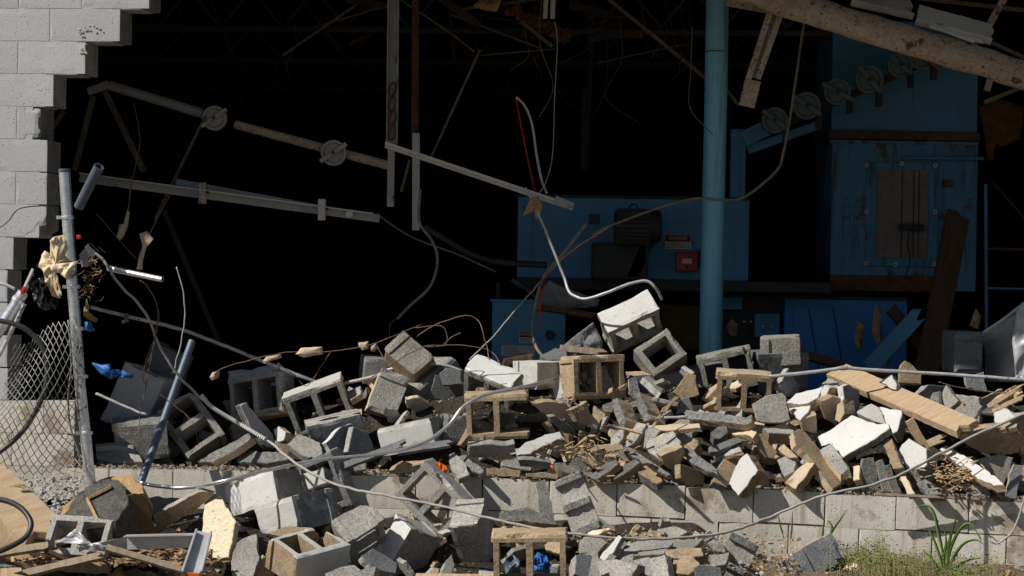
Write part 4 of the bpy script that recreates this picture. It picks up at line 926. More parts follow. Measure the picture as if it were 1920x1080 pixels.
# small blue box by the rubble
Y = 18.0
t = thing('control_cabinet', 'low bright blue cabinet with a danger sign half sunk in rubble', 'cabinet', P(990, 690, Y))
q = MB(); q.rect(922, 565, 1060, 700, Y, .5, bev=.008); q.build('body', M['blue'], t)
q = MB(); q.rect(919, 562, 1062, 567, Y - .012, .52); q.build('top_rim', M['blue'], t)
danger(t, 973, 622, 999, 644, Y)
q = MB(); q.rect(940, 648, 1003, 668, Y - .006, .004, bev=0); s = q.build('paper_notice', M['signwhite'], t)
q = MB()
for r in range(4):
    q.rect(945, 651 + r * 4, 945 + rnd.uniform(25, 52), 652.2 + r * 4, Y - .0085, .001, bev=0)
q.build('small_print', M['print'], s)
q = MB(); q.disc(P(1031, 628, Y - .012), (0, 1, 0), 9 * Y / F, .02, 20); q.build('latch', M['dksteel'], t)
q = MB(); q.tube([P(934, 562, Y + .15), P(934, 530, Y + .15)], .016, 8); q.build('stub_pipe', M['dksteel'], t)

# tall rusty cabinet
Y = 19.5
t = thing('tall_cabinet', 'tall rusty blue cabinet with a grey bolted door panel', 'cabinet', P(1695, 545, Y)); LAND.append((1690, 420, 'tall rusty cabinet'))
q = MB(); q.rect(1558, 266, 1832, 545, Y, 1.0, bev=.008); q.build('body', M['bluerust'], t)
q = MB(); q.rect(1560, 40, 1834, 247, Y + .04, 1.0, bev=.008); q.build('upper_body', M['blue'], t)
q = MB(); q.rect(1554, 247, 1838, 262, Y - .03, 1.05); q.build('rusty_flange', M['rust'], t)
q = MB(); q.rect(1556, 264, 1836, 270, Y - .015, 1.0); q.build('flange', M['bluerust'], t)
q = MB(); q.rect(1556, 516, 1752, 546, Y - .02, .4); q.build('rusty_skirt', M['rust'], t)
q = MB(); q.rect(1624, 305, 1758, 500, Y - .02, .03, bev=.005); dr = q.build('door', M['bluerust'], t)
q = MB(); q.rect(1644, 318, 1740, 484, Y - .035, .02, bev=.004); q.build('door_panel', M['panelgrey'], dr)
for x in (1690, 1712, 1722): q = MB(); q.rect(x, 320, x + 1.6, 483, Y - .041, .008, bev=0); q.build('panel_seam', M['dksteel'], dr)
for x, y in ((1625, 310), (1691, 307), (1754, 310), (1625, 397), (1753, 397), (1624, 494), (1679, 496), (1751, 495)):
    q = MB(); q.disc(P(x, y, Y - .045), (0, 1, 0), 4.2 * Y / F, .012, 14); wq = q.build('washer', M['whitesteel'], dr)
    q = MB(); q.disc(P(x, y, Y - .054), (0, 1, 0), 1.9 * Y / F, .012, 6); q.build('bolt', M['dksteel'], dr)
q = MB(); q.tube([P(1690, 296, Y - .07), P(1845, 297, Y - .07)], .012, 8); q.build('hinge_rod', M['blue'], t)
q = MB(); q.rect(1688, 420, 1732, 432, Y - .10, .06); q.tube(spline([P(1705, 430, Y - .1), P(1702, 460, Y - .12), P(1706, 490, Y - .11), P(1696, 522, Y - .1)]), .005, 6); q.build('door_handle', M['dksteel'], dr)
q = MB(); q.rect(1770, 338, 1786, 350, Y - .05, .05); q.build('catch', M['rust'], t)
# lower cabinet and bench
Y = 19.25
t = thing('low_cabinet', 'plain bright blue cabinet below the tall rusty one', 'cabinet', P(1555, 715, Y))
q = MB(); q.rect(1470, 560, 1700, 735, Y, .9, bev=.006); q.build('body', M['bluedeep'], t)
q = MB(); q.rect(1466, 556, 1702, 562, Y - .02, .95); q.build('top_rim', M['dksteel'], t)
q = MB(); q.rect(1486, 574, 1690, 730, Y - .012, .02, bev=.004); q.build('door', M['bluedeep'], t)
for x0, x1 in ((1516, 1535), (1562, 1580)):
    q = MB(); q.tube([P(x0, 576, Y - .02), P(x1, 690, Y - .02)], .0035, 5); q.build('hanging_wire', M['dksteel'], t)
t = thing('switchgear_bench', 'dark bench with small blue switch boxes right of the blue column', 'bench', P(1400, 650, 19.3))
q = MB(); q.rect(1352, 545, 1466, 690, 19.4, .6); q.build('bench_body', M['dksteel'], t)
q = MB(); q.rect(1240, 572, 1320, 655, 19.3, .4); q.build('grimy_panel', M['yellow'], t)
for x0, y0, x1, y1 in ((1415, 588, 1462, 632), (1352, 556, 1392, 580)):
    q = MB(); q.rect(x0, y0, x1, y1, 19.3, .1); q.build('switch_box', M['blue'], t)
for x, y in ((1395, 603), (1408, 603), (1430, 612), (1446, 612)):
    q = MB(); q.disc(P(x, y, 19.28), (0, 1, 0), .008, .03, 10); q.build('knob', M['whitesteel'], t)
q = MB(); q.tube([P(1340, 552, 19.15), P(1560, 553, 19.15)], .008, 6); q.build('rail', M['dksteel'], t)

# the blue round column
Yc = 18.2
t = thing('round_column', 'tall round blue painted steel column standing before the machines', 'column', P(1330, 700, Yc)); LAND.append((1335, 560, 'blue column'))
q = MB(); k = Yc / F; q.tube([P(1349, -235, Yc), P(1342, 200, Yc), P(1336, 450, Yc), P(1331, 720, Yc)], [21.5 * k, 21.5 * k, 21.5 * k, 21.5 * k], 36); o = q.build('shaft', M['bluepole'], t); smooth_by_angle(o)
q = MB(); q.disc(P(1343, 97, Yc), (0, 0, 1), 21.9 * k, .012, 36); o = q.build('rusty_band', M['rust'], t)
# square blue duct with its elbow, and the row of pulleys
Y = 19.4
t = thing('square_duct', 'square blue duct rising behind the column and bending right', 'duct', P(1385, 380, Y))
q = MB(); q.rect(1370, 242, 1398, 372, Y, .14, bev=.006); q.build('riser', M['blue'], t)
q = MB(); bar(q, (1392, 262), (1476, 222), Y + .03, 30, .12); q.build('elbow', M['blue'], t)
q = MB(); bar(q, (1400, 282), (1530, 236), Y + .1, 16, .1); q.build('lower_chute', M['blue'], t)
def pulley(parent, x, y, Y, r, a0, rimm, armm, armlen=1.55, bracket=True):
    k = Y / F; c = P(x, y, Y)
    q = MB(); R_ = r * k
    q.disc(c, (0, 1, 0), R_, .06, 32, prof=[(R_ * .15, -.022), (R_ * .72, -.022), (R_ * .80, -.04), (R_, -.04), (R_, .03), (R_ * .5, .04)])
    p = q.build('pulley', M[rimm], parent); smooth_by_angle(p)
    d = Vector((math.cos(a0), 0, math.sin(a0)))
    q = MB(); q.box(c + Vector((0, -.055, 0)), d * R_ * armlen / 1.25, d.cross(Vector((0, 1, 0))) * R_ * .17, (0, .01, 0), 0, .004); q.build('pulley_arm', M[armm], p)
    q = MB(); q.disc(c + Vector((0, -.07, 0)), (0, 1, 0), R_ * .13, .02, 12); q.build('hub_bolt', M['dksteel'], p)
    if bracket:
        q = MB(); cc = c + d * R_ * 1.05 + Vector((0, -.03, -R_ * .55)); q.box(cc, (R_ * .22, 0, 0), (0, .03, 0), (0, 0, R_ * .55), 0, .003); q.build('bracket', M['dksteel'], p)
M['pul'] = mat('dim_pulley_paint', (.13, .17, .18), (.09, .12, .13), .6, scale=8, bump=.1)
M['pulw'] = mat('pale_pulley_paint', (.42, .40, .37), (.30, .27, .23), .6, scale=8, bump=.1, spots=(.16, .08, .04), spot_amt=.64)
t = thing('pulley_conveyor', 'rising row of round pulleys crossing in front of the tall rusty cabinet', 'conveyor', P(1570, 180, 19.2))
for x, y in ((1452, 226), (1512, 199), (1569, 173), (1629, 150), (1687, 123), (1728, 106)):
    pulley(t, x, y, 19.15 + rnd.uniform(-.03, .03), 25 + rnd.uniform(-1.5, 1.5), math.radians(-38 + rnd.uniform(-14, 14)), 'pul', 'pul', armlen=1.55 + rnd.uniform(-.2, .2))
q = MB(); bar(q, (1440, 246), (1745, 112), 19.24, 14, .06); q.build('carrier_bar', M['dksteel'], t)

# white and brown posts, rails and pulleys at the left of the interior
Y = 17.55
t = thing('steel_post', 'white flat steel post with a short chain hanging on its face', 'post', P(735, 390, Y)); LAND.append((735, 150, 'white post'))
q = MB(); bar(q, (740, -240), (735, 282), Y, 17, .05); bar(q, (734, 282), (732, 388), Y + .003, 13, .05); q.build('post_web', M['greysteel'], t)
for s_ in (-1, 1): q = MB(); bar(q, (740 + s_ * 9.5, -240), (735 + s_ * 9.5, 270), Y - .03, 2.4, .09); q.build('post_flange', M['greysteel'], t)
t = thing('chain', 'four rusty oval chain links hanging on the white post', 'chain', P(736, 150, Y - .06))
for i in range(4):
    c = P(735.5, 168 + i * 27, Y - .09); a = [j * 2 * math.pi / 18 for j in range(19)]
    q = MB(); q.tube([c + Vector((math.cos(v) * .021 + .008 * math.sin(v), (.012 if i % 2 else -.004) + .01 * math.cos(v), math.sin(v) * .047)) for v in a], .0075, 7, caps=False); q.build('link', M['rust'], t)
t = thing('steel_post', 'thinner rusty brown post just right of the white post', 'post', P(780, 430, 18))
q = MB(); bar(q, (780, -230), (778, 270), 18.1, 13, .06); q.build('post_web', M['rust'], t)
q = MB(); bar(q, (780, 250), (780, 432), 18.0, 14, .05); q.build('lower_post', M['whitesteel'], t)
Y = 17.9
t = thing('trolley_rail', 'pale rail with two round pulleys sloping down to the white post', 'rail', P(460, 250, Y))
q = MB(); q.tube([P(205, 160, Y), P(380, 213, Y)], .034, 12); q.build('rail_pipe', M['greysteel'], t)
q = MB(); q.tube([P(440, 233, Y), P(735, 312, Y)], [.030, .032], 12); q.build('rail_pipe', M['tanbeam'], t)
pulley(t, 403, 222, Y - .06, 23, math.radians(35), 'pulw', 'pulw', bracket=False); pulley(t, 626, 287, Y - .06, 24, math.radians(35), 'pulw', 'pulw', bracket=False)
q = MB(); bar(q, (165, 172), (205, 158), Y, 14, .05); q.build('rail_end', M['greysteel'], t)
Y = 17.6
t = thing('channel_rail', 'long pale channel rail with clamps under the trolley rail', 'rail', P(440, 375, Y))
q = MB(); bar(q, (150, 334), (712, 410), Y, 15, .05); q.build('channel_web', M['greysteel'], t)
q = MB(); bar(q, (150, 325), (700, 401), Y - .03, 3, .09); q.build('channel_lip', M['whitesteel'], t)
q = MB(); bar(q, (330, 341), (640, 398), Y + .1, 12, .03); q.build('back_rail', M['greysteel'], t)
for x, y in ((379, 362), (603, 393), (655, 402)):
    big = x in (379, 603)
    q = MB(); q.rect(x - 7, y - (20 if big else 6), x + 7, y + (20 if big else 6), Y - .07, .07, bev=.006); c = q.build('clamp', M['tanbeam'] if x == 379 else M['whitesteel'], t)
    if big:
        q = MB(); q.tube([P(x + 7, y - 2, Y - .07), P(x + 13, y - 2, Y - .07)], .008, 8); q.build('clamp_bolt', M['dksteel'], c)
Y = 17.3
t = thing('angle_rail', 'slim pale angle rail sloping from the white post to the blue housing', 'rail', P(900, 330, Y))
q = MB(); bar(q, (722, 268), (1074, 386), Y, 5, .05); bar(q, (722, 273), (1074, 391), Y + .02, 8, .012); q.build('angle', M['whitesteel'], t)
q = MB(); bar(q, (1040, 374), (1074, 388), Y - .02, 15, .03); q.build('end_plate', M['greysteel'], t)

# hanging roof steel at the right
Y = 16.95
t = thing('roof_beam', 'thick crusted tan roof beam sagging across the top right corner', 'beam', P(1700, 70, Y)); LAND.append((1700, 70, 'sagging roof beam'))
V = []; Fc = []; n = 26; ns = 60
for i in range(ns + 1):
    f = i / ns; c = P(1240 + 740 * f, -79 + 247 * f + 6 * math.sin(f * 5), Y + .08 * math.sin(f * 7))
    for k_ in range(n):
        a = 2 * math.pi * k_ / n
        rr_ = .092 * (1 + .16 * noise.noise(Vector((f * 14, math.cos(a) * 1.1, math.sin(a) * 1.1))) + .07 * noise.noise(Vector((f * 60, math.cos(a) * 4, math.sin(a) * 4))))
        V.append(c + Vector((.31 * math.sin(a) * rr_, math.cos(a) * rr_ * .8, math.sin(a) * rr_ * .95)))
for i in range(ns):
    for k_ in range(n): Fc.append((i * n + k_, i * n + (k_ + 1) % n, (i + 1) * n + (k_ + 1) % n, (i + 1) * n + k_))
o = mesh_obj('crusted_shaft', V, Fc, M['tanbeam'], t, smooth=True)
q = MB(); bar(q, (1470, 18), (1588, 54), Y + .06, 14, .1); q.build('lower_flange', M['dksteel'], t)
def plank_thing(name, label, cat, p0, p1, wpx, dep, Y, m, tilt=None, Y1=None, group=None, rag=True, n=None):
    a, b = P(*p0, Y), P(*p1, Y1 or Y); d = (b - a).normalized()
    nn = Vector(n or (0, -1, .3)); nn = (nn - d * nn.dot(d)).normalized(); s = d.cross(nn).normalized()
    hw = wpx * Y / F / 2 / max(.35, math.sqrt(max(.05, 1 - (s.y) ** 2)))
    out = [a + s * hw, b + s * hw * (1 + .1 * (rnd.random() - .5)) + (d * rnd.uniform(-.03, .05) if rag else d * 0)]
    if rag: out += [b + s * hw * .3 - d * rnd.uniform(.0, .05), b - s * hw * .2 + d * rnd.uniform(0, .05)]
    out += [b - s * hw, a - s * hw]
    V, Fc, MI = slab_geo(out, nn, dep, len(bpy.data.objects) * .3, jag=.004 if rag else .001, step=.04, edge=.002)
    o = mesh_obj(name, V, Fc, [M[m]] * 3, None, MI)
    # the grain runs along the local z axis
    c = o.location.copy(); z = d; x = s; y = nn
    Rm = Matrix((x, y, z)).transposed().to_4x4()
    if Rm.determinant() < 0: Rm = Matrix((-x, y, z)).transposed().to_4x4()
    o.data.transform(Rm.inverted()); o.matrix_world = Matrix.Translation(c) @ Rm
    return tag(o, label, cat, group)
plank_thing('plank', 'grey capped board lying on the sagging roof beam, right one', 'board', (1722, 22), (1856, 58), 30, .06, 16.9, 'whitesteel', n=(-.1, -.75, .6))
plank_thing('plank', 'grey board end lying on the roof beam at the top edge', 'board', (1600, -12), (1706, 12), 26, .06, 16.9, 'greysteel', n=(-.1, -.75, .6))
plank_thing('plank', 'white flat strap under the right capped board', 'board', (1745, 43), (1836, 76), 9, .02, 16.86, 'white', n=(-.1, -.7, .6))
q = MB(); 
t = thing('roof_strut', 'tan hanging steel strut of two angles dangling left of the beam', 'strut', P(1435, 100, 17.2))
for off in (-11, 11):
    q = MB(); bar(q, (1462 + off, 0), (1412 + off * .8, 148), 17.2, 11, .03); q.build('angle', M['tanbeam'], t)
q = MB(); bar(q, (1462, 5), (1414, 146), 17.24, 12, .02); q.build('back_plate', M['greysteel'], t)
q = MB(); bar(q, (1412, 150), (1400, 200), 17.25, 30, .02); q.build('end_plate', M['tanbeam'], t)
q = MB(); q.rect(1424, -30, 1474, 12, 17.1, .06); q.build('cap_plate', M['tanbeam'], t)
q = MB(); bar(q, (1362, 2), (1474, 22), 17.3, 18, .05); q.build('cross_arm', M['tanbeam'], t)

# thin rods, struts and pipes dimly seen; the dimness is put into the dark rod colours
RODS = [  # p0, p1, width px, distance, material, label
 ((530, 104), (690, -6), 5, 18.6, 'rod', 'thin tan brace rod high left of the white post'),
 ((560, 60), (735, 8), 4, 19.2, 'rod', 'thin dim cross rod at the top left of the white post'),
 ((752, 0), (845, 62), 4, 18.6, 'rod', 'thin rod falling right from the white post top'),
 ((845, 62), (890, 98), 4, 18.7, 'rod', 'short rod continuing down right to a dark joint'),
 ((900, 94), (806, 300), 5, 18.2, 'rod', 'long thin rod slanting from the joint to the slim rail'),
 ((868, 17), (1012, -2), 5, 18.4, 'rod', 'pale rod along the top edge by the torn bracket'),
 ((845, 27), (1012, 90), 4, 19, 'rod', 'dim rod sloping down to the torn bracket'),
 ((900, 104), (1040, 92), 3, 19, 'rod', 'level dim rod below the torn bracket'),
 ((968, 32), (1036, 88), 7, 18.4, 'rod', 'flat brown strut sloping to the torn bracket'),
 ((1140, -2), (1322, 146), 7, 18.6, 'rod', 'long tan strut sloping from the top to the blue column'),
 ((1360, 165), (1384, 196), 6, 18.8, 'rod', 'short stub of strut emerging right of the blue column'),
 ((1120, 118), (1280, 84), 3, 20, 'rod', 'dim level rod behind the long tan strut'),
 ((1096, 165), (1092, 318), 8, 20.5, 'dksteel', 'dark upright pipe deep behind, left of the column'),
 ((1114, 0), (1098, 320), 9, 21, 'dksteel', 'dark brown upright post deep in the middle'),
 ((196, 170), (270, 322), 11, 18.2, 'rod', 'brown diagonal brace under the trolley rail start'),
 ((175, 180), (140, 320), 10, 18.1, 'rod', 'grey upright brace beside the stepped wall'),
 ((120, 208), (98, 240), 8, 17.4, 'rod', 'short brace tucked by the stepped wall'),
 ((385, 218), (290, 412), 5, 17.8, 'rod', 'thin brown rod hanging from the first pulley'),
 ((308, 395), (410, 640), 10, 18.2, 'dksteel', 'dull dark rod leaning down through the black opening'),
 ((768, 300), (752, 360), 5, 17.9, 'rod', 'short thin rod by the foot of the brown post'),
 ((1848, 60), (1885, -8), 13, 17.6, 'tanbeam', 'tan strut behind the sagging roof beam, top right'),
 ((1850, 170), (1868, 110), 12, 17.7, 'tanbeam', 'tan strut end under the sagging roof beam'),
 ((1845, 192), (1925, 160), 8, 17.8, 'rod', 'dim level brace under the beam at the right edge'),
 ((1860, 80), (1925, 110), 7, 17.9, 'rod', 'dim brace behind the capped board at the right edge'),
 ((1700, -6), (1925, 20), 8, 18.4, 'rod', 'dim level rod behind the capped board'),
 ((1848, 345), (1850, 700), 6, 19.4, 'blue', 'thin blue upright pipe right of the tall rusty cabinet'),
 ((1846, 540), (1930, 542), 4, 19.4, 'blue', 'thin blue level pipe at the right edge'),
 ((1860, 340), (1930, 420), 5, 19.9, 'dksteel', 'dark brace at the right edge beside the rusty cabinet'),
 ((1845, 466), (1930, 468), 5, 19.6, 'rust', 'rusty level bar at the right edge'),
 ((1210, 60), (1200, -10), 6, 20, 'dksteel', 'dark stub hanging from the roof near the column'),
 ((640, 96), (560, -8), 6, 20.2, 'dksteel', 'dark sloping roof rod deep behind'),
 ((840, 0), (852, 110), 7, 20.4, 'dksteel', 'dark upright rod deep behind the brace rods'),
 ((330, 0), (346, 60), 5, 19.5, 'dksteel', 'dark stub rod by the top of the stepped wall'),
 ((395, 0), (440, 110), 5, 20.2, 'dksteel', 'dark sloping rod deep at the upper left'),
]
for p0, p1, wpx, Y, m, lb in RODS:
    q = MB(); bar(q, p0, p1, Y, wpx, wpx * Y / F * .8, bev=.002); o = q.build('steel_rod', M[m]); tag(o, lb, 'rod', 'roof rods and braces hanging inside')
# roof trusses receding into the gloom
for k_, (Yt, y0, y1, lb) in enumerate(((19.2, -30, 46, 'nearest dim roof truss crossing behind the white post'), (21.2, 40, 104, 'second dim roof truss deeper in the gloom'), (23.6, 108, 158, 'farthest dim roof truss near the black back wall'))):
    t = thing('roof_truss', lb, 'roof truss', P(700, y1, Yt), 'roof trusses inside')
    q = MB(); bar(q, (40, y0 + 8), (1560, y0 + 22), Yt, 9, .06); q.build('top_chord', M['truss'], t)
    q = MB(); bar(q, (40, y1 + 6), (1560, y1 + 18), Yt, 9, .06); q.build('bottom_chord', M['truss'], t)
    n_ = 13
    for i in range(n_):
        xa = 60 + i * 118; xb = xa + 59
        for a_, b_ in (((xa, y1 + 6), (xb, y0 + 10)), ((xb, y0 + 10), (xa + 118, y1 + 8))):
            q = MB(); bar(q, a_, b_, Yt + .03, 5, .03); q.build('web', M['truss'], t)
t = thing('hanging_wires', 'loose wires and strips dangling from the roof in the gloom', 'wires', P(900, 100, 19))
rw = random.Random(4)
for i in range(24):
    x = rw.choice([rw.uniform(330, 720), rw.uniform(800, 1300), rw.uniform(1100, 1320)]); y0 = rw.uniform(-20, 60); L_ = rw.uniform(60, 260); Y_ = rw.uniform(17.6, 20.5)
    pts = [P(x, y0, Y_), P(x + rw.uniform(-12, 12), y0 + L_ * .4, Y_), P(x + rw.uniform(-30, 30), y0 + L_ * .75, Y_), P(x + rw.uniform(-45, 45), y0 + L_, Y_)]
    q = MB(); q.tube(spline(pts, 6), rw.uniform(.002, .005), 5); q.build('wire', M[rw.choice(['truss', 'rod', 'dksteel', 'truss', 'dksteel'])], t)
for i in range(14):
    x, y = rw.uniform(640, 1300), rw.uniform(-5, 70); Y_ = rw.uniform(18.4, 20.5); a_ = rw.uniform(-.6, .6)
    q = MB(); c_ = P(x, y, Y_); q.box(c_, Vector((math.cos(a_), .2, math.sin(a_))) * rw.uniform(.05, .2), (0, .01, 0), Vector((-math.sin(a_), .1, math.cos(a_))) * rw.uniform(.01, .03)); q.build('loose_strip', M[rw.choice(['wooddark', 'truss', 'dksteel'])], t)
# torn bracket and its two hanging pipes
t = thing('torn_bracket', 'rusty torn roof bracket with rags hanging from two short white pipes', 'bracket', P(1020, 50, 18.2))
for x in (1022, 1036):
    q = MB(); q.tube([P(x + 2, -20, 18.2), P(x, 35, 18.2)], .018, 10); q.build('hanging_pipe', M['whitesteel'], t)
q = MB()
for i in range(26):
    f = i / 25; c = P(948 + 120 * f, 12 + 62 * f + 6 * math.sin(i), 18.25)
    q.box(c, Vector((rnd.uniform(-1, 1), rnd.uniform(-1, 1), rnd.uniform(-1, 1))).normalized() * .045, Vector((rnd.uniform(-1, 1), .3, rnd.uniform(-1, 1))).normalized() * .02, Vector((.2, rnd.uniform(-1, 1), rnd.uniform(-1, 1))).normalized() * .018, 0, .004)
q.build('rusty_scraps', M['rust'], t)
q = MB(); q.tube(spline([P(1040, 40, 18.1), P(1045, 80, 18.1), P(1040, 180, 18.1), P(1036, 290, 18.1), P(1022, 345, 18.1), P(1008, 365, 18.1)]), .004, 5); q.build('hanging_wire', M['cable'], t)
# ------------------------------------------------------------------ crumpled things
def rag_geo(poly, Y, amp, seed, th=.004, rings=5, freq=9.0, ymap=None):
    """crumpled sheet with a thickness, from an outline"""
    n0 = []
    k = len(poly)
    for i in range(k):
        a, b = poly[i], poly[(i + 1) % k]; m = max(1, int(math.hypot(b[0] - a[0], b[1] - a[1]) / 5))
        for q in range(m): n0.append((a[0] + (b[0] - a[0]) * q / m, a[1] + (b[1] - a[1]) * q / m))
    cx = sum(p[0] for p in n0) / len(n0); cy = sum(p[1] for p in n0) / len(n0); N = len(n0)
    V = []; Fc = []
    for side in (0, 1):
        for r in range(rings + 1):
            f = 1 - r / (rings + .3)
            for (x, y) in n0:
                xx, yy = cx + (x - cx) * f, cy + (y - cy) * f
                yb = ymap(xx, yy) if ymap else Y
                p = P(xx, yy, yb)
                dd = noise.noise(Vector((p.x * freq, p.z * freq, seed))) + .7 * (abs(noise.noise(Vector((p.x * freq * 1.9, p.z * freq * 1.1, seed + 4)))) * 2 - .5) + .25 * noise.noise(Vector((p.x * freq * 5, p.z * freq * 5, seed + 4)))
                V.append(p + Vector((0, dd * amp - amp * .6 * (1 - f) + (th if side else 0), 0)))
    R1 = (rings + 1) * N
    for side in (0, 1):
        o = side * R1
        for r in range(rings):
            for i in range(N):
                a, b = o + r * N + i, o + r * N + (i + 1) % N
                q = (a, b, b + N, a + N); Fc.append(q if side == 0 else q[::-1])
        q = tuple(o + rings * N + i for i in range(N)); Fc.append(q if side == 0 else q[::-1])
    for i in range(N): Fc.append((i, R1 + i, R1 + (i + 1) % N, (i + 1) % N))
    return V, Fc
def rag(name, label, cat, poly, Y, amp, m, th=.004, freq=9.0, parent=None, group=None, smooth=True, ymap=None):
    V, Fc = rag_geo(poly, Y, amp, len(bpy.data.objects) * .7, th, freq=freq, ymap=ymap)
    o = mesh_obj(name, V, Fc, M[m], parent, smooth=smooth)
    return o if parent else tag(o, label, cat, group)
def wire(name, label, cat, pts, rpx, m, Y=None, n=8, parent=None, group=None, res=10, hollow=False, wob=0.0):
    q = MB(); p = spline(PL(pts, Y), res)
    if wob: p = [v + noise.noise_vector(v * 14) * wob for v in p]
    ym = sum(v.y for v in p) / len(p)
    q.tube(p, rpx * ym / F, n, hollow=hollow); o = q.build(name, M[m], parent, smooth=True)
    return o if parent else tag(o, label, cat, group)

# ------------------------------------------------------------------ planks and sheet metal in the heap
plank_thing('plank', 'dark old plank leaning against the tall rusty cabinet', 'plank', (1738, 700), (1800, 398), 46, .045, 18.2, 'wooddark', Y1=18.9, n=(.1, -1, .1))
plank_thing('plank', 'short brown plank wedged behind the leaning dark plank', 'plank', (1672, 578), (1735, 655), 22, .04, 18.6, 'wooddark')
o = plank_thing('plank', 'splintered plank, pale at the low end and brown in the shade', 'plank', (1568, 692), (1812, 798), 44, .045, 17.05, 'wood', Y1=15.72, n=(-.2, -.55, .82)); LAND.append((1740, 770, 'splintered plank'))
plank_thing('plank', 'dark brown board lying behind the rubble below the blue cabinet', 'plank', (1480, 655), (1680, 715), 15, .04, 17.7, 'wooddark')
plank_thing('batten', 'blue painted board leaning in the shade before the low cabinet', 'board', (1630, 690), (1722, 590), 30, .03, 18.4, 'blue')
plank_thing('batten', 'short bright stick leaning under the splintered plank', 'stick', (1706, 787), (1735, 838), 15, .04, 16.05, 'wood')
plank_thing('batten', 'short sunny stick lying right of the leaning one', 'stick', (1740, 832), (1768, 820), 14, .04, 15.95, 'wood')
plank_thing('batten', 'thin splinter strip along the top of the low wall at right', 'stick', (1640, 926), (1835, 935), 4, .02, 15.58, 'woodgrey')
rag('wood_splinters', 'bundle of pale torn wood splinters at the right edge', 'wood splinters', [(1850, 760), (1870, 742), (1905, 722), (1918, 735), (1915, 752), (1890, 762), (1872, 758)], 16.0, .05, 'wood', .02, freq=16, smooth=False)
for i, (p0, p1, lb) in enumerate((((1852, 762), (1912, 726), 'upper pale splinter of the torn bundle at the right edge'), ((1860, 770), (1922, 742), 'lower pale splinter of the torn bundle at the right edge'))):
    plank_thing('splinter', lb, 'wood splinter', p0, p1, 8, .02, 15.9, 'wood')
t = thing('sheet_metal', 'curled silver ribbed roofing sheet standing at the right edge', 'metal sheet', P(1880, 700, 17.3))
V = []; Fc = []; nx_, nz_ = 26, 14
for side in (0, 1):
    for j in range(nz_ + 1):
        for i in range(nx_ + 1):
            u, v = i / nx_, j / nz_
            x = 1836 + u * 120 + 14 * math.sin(v * 2.0) * (1 - u); y = (628 - 62 * u - 14 * u * u) * (1 - v) + 716 * v
            dep = 17.3 + .30 * (1 - u) ** 2 + .014 * math.sin(v * 7 * 6.28 / 1.6) + .05 * math.sin(u * 5 + v * 3)
            V.append(P(x, y, dep + side * .004))
R1 = (nx_ + 1) * (nz_ + 1)
for side in (0, 1):
    for j in range(nz_):
        for i in range(nx_):
            a = side * R1 + j * (nx_ + 1) + i; q = (a, a + 1, a + nx_ + 2, a + nx_ + 1); Fc.append(q if side else q[::-1])
bd = [i for i in range(nx_ + 1)] + [j * (nx_ + 1) + nx_ for j in range(1, nz_ + 1)] + [nz_ * (nx_ + 1) + i for i in range(nx_ - 1, -1, -1)] + [j * (nx_ + 1) for j in range(nz_ - 1, 0, -1)]
for a, b in zip(bd, bd[1:] + bd[:1]): Fc.append((a, b, b + R1, a + R1))
mesh_obj('ribbed_panel', V, Fc, M['sheet'], t, smooth=True)
q = MB(); q.tube(spline([P(1838, 628, 17.35), P(1880, 600, 17.3), P(1925, 565, 17.28)]), .012, 8); q.build('rolled_edge', M['sheet'], t)
V, Fc = rag_geo([(1898, 640), (1908, 575), (1960, 545), (1960, 720), (1905, 715)], 17.15, .03, 3, .004); mesh_obj('bent_flap', V, Fc, M['sheet'], t, smooth=True)
for lb, poly, Y, m in (('torn brown insulation scrap hanging before the low blue cabinet', [(1600, 640), (1608, 600), (1622, 612), (1618, 640), (1610, 662)], 18.8, 'insul'),
     ('long torn strip of insulation hanging left of the dark plank', [(1634, 620), (1640, 570), (1652, 580), (1654, 640), (1668, 675), (1664, 690), (1650, 668)], 18.8, 'insul'),
     ('small brown scrap hanging at the sheet metal edge', [(1818, 610), (1830, 578), (1840, 592), (1834, 618)], 17.6, 'insul'),
     ('tan paper scrap caught beside the switch boxes', [(1362, 612), (1372, 598), (1384, 608), (1380, 632), (1368, 628)], 19.0, 'insul'),
     ('brown hanging insulation mass right of the tall rusty cabinet', [(1836, 200), (1870, 185), (1920, 200), (1915, 260), (1880, 275), (1850, 262), (1862, 300), (1852, 302)], 19.6, 'rust'),
     ('tan rag hanging at the end of the slim angle rail', [(980, 405), (994, 372), (1010, 368), (1018, 385), (1012, 405), (1006, 415), (1002, 395)], 17.2, 'insul'),
     ('orange torn padding caught on the torn roof bracket', [(885, 12), (905, -6), (940, 0), (932, 22), (910, 20)], 18.2, 'sandy'),
     ('grey torn board lying in shade behind the highest block', [(1000, 585), (1012, 548), (1030, 525), (1060, 540), (1125, 562), (1120, 575), (1060, 580)], 17.6, 'dkblock'),
     ('reddish brown cardboard flap in the shade beside the blue box', [(938, 690), (945, 672), (1000, 663), (1002, 690), (970, 700)], 17.0, 'wooddark'),
     ('big grey sheet slab leaning in shade left of the highest block', [(1048, 655), (1075, 632), (1112, 604), (1130, 640), (1130, 664), (1070, 668)], 17.3, 'dkblock')):
    rag('torn_scrap', lb, 'torn scrap', poly, Y, .025, m, .01, freq=12)
plank_thing('plank', 'red brown beam edge behind the rubble left of the highest block', 'plank', (1015, 575), (1120, 592), 10, .04, 17.5, 'wooddark')
plank_thing('plank', 'thin dark board lying across the rubble left of the highest block', 'plank', (1050, 652), (1130, 660), 12, .04, 17.0, 'woodgrey')
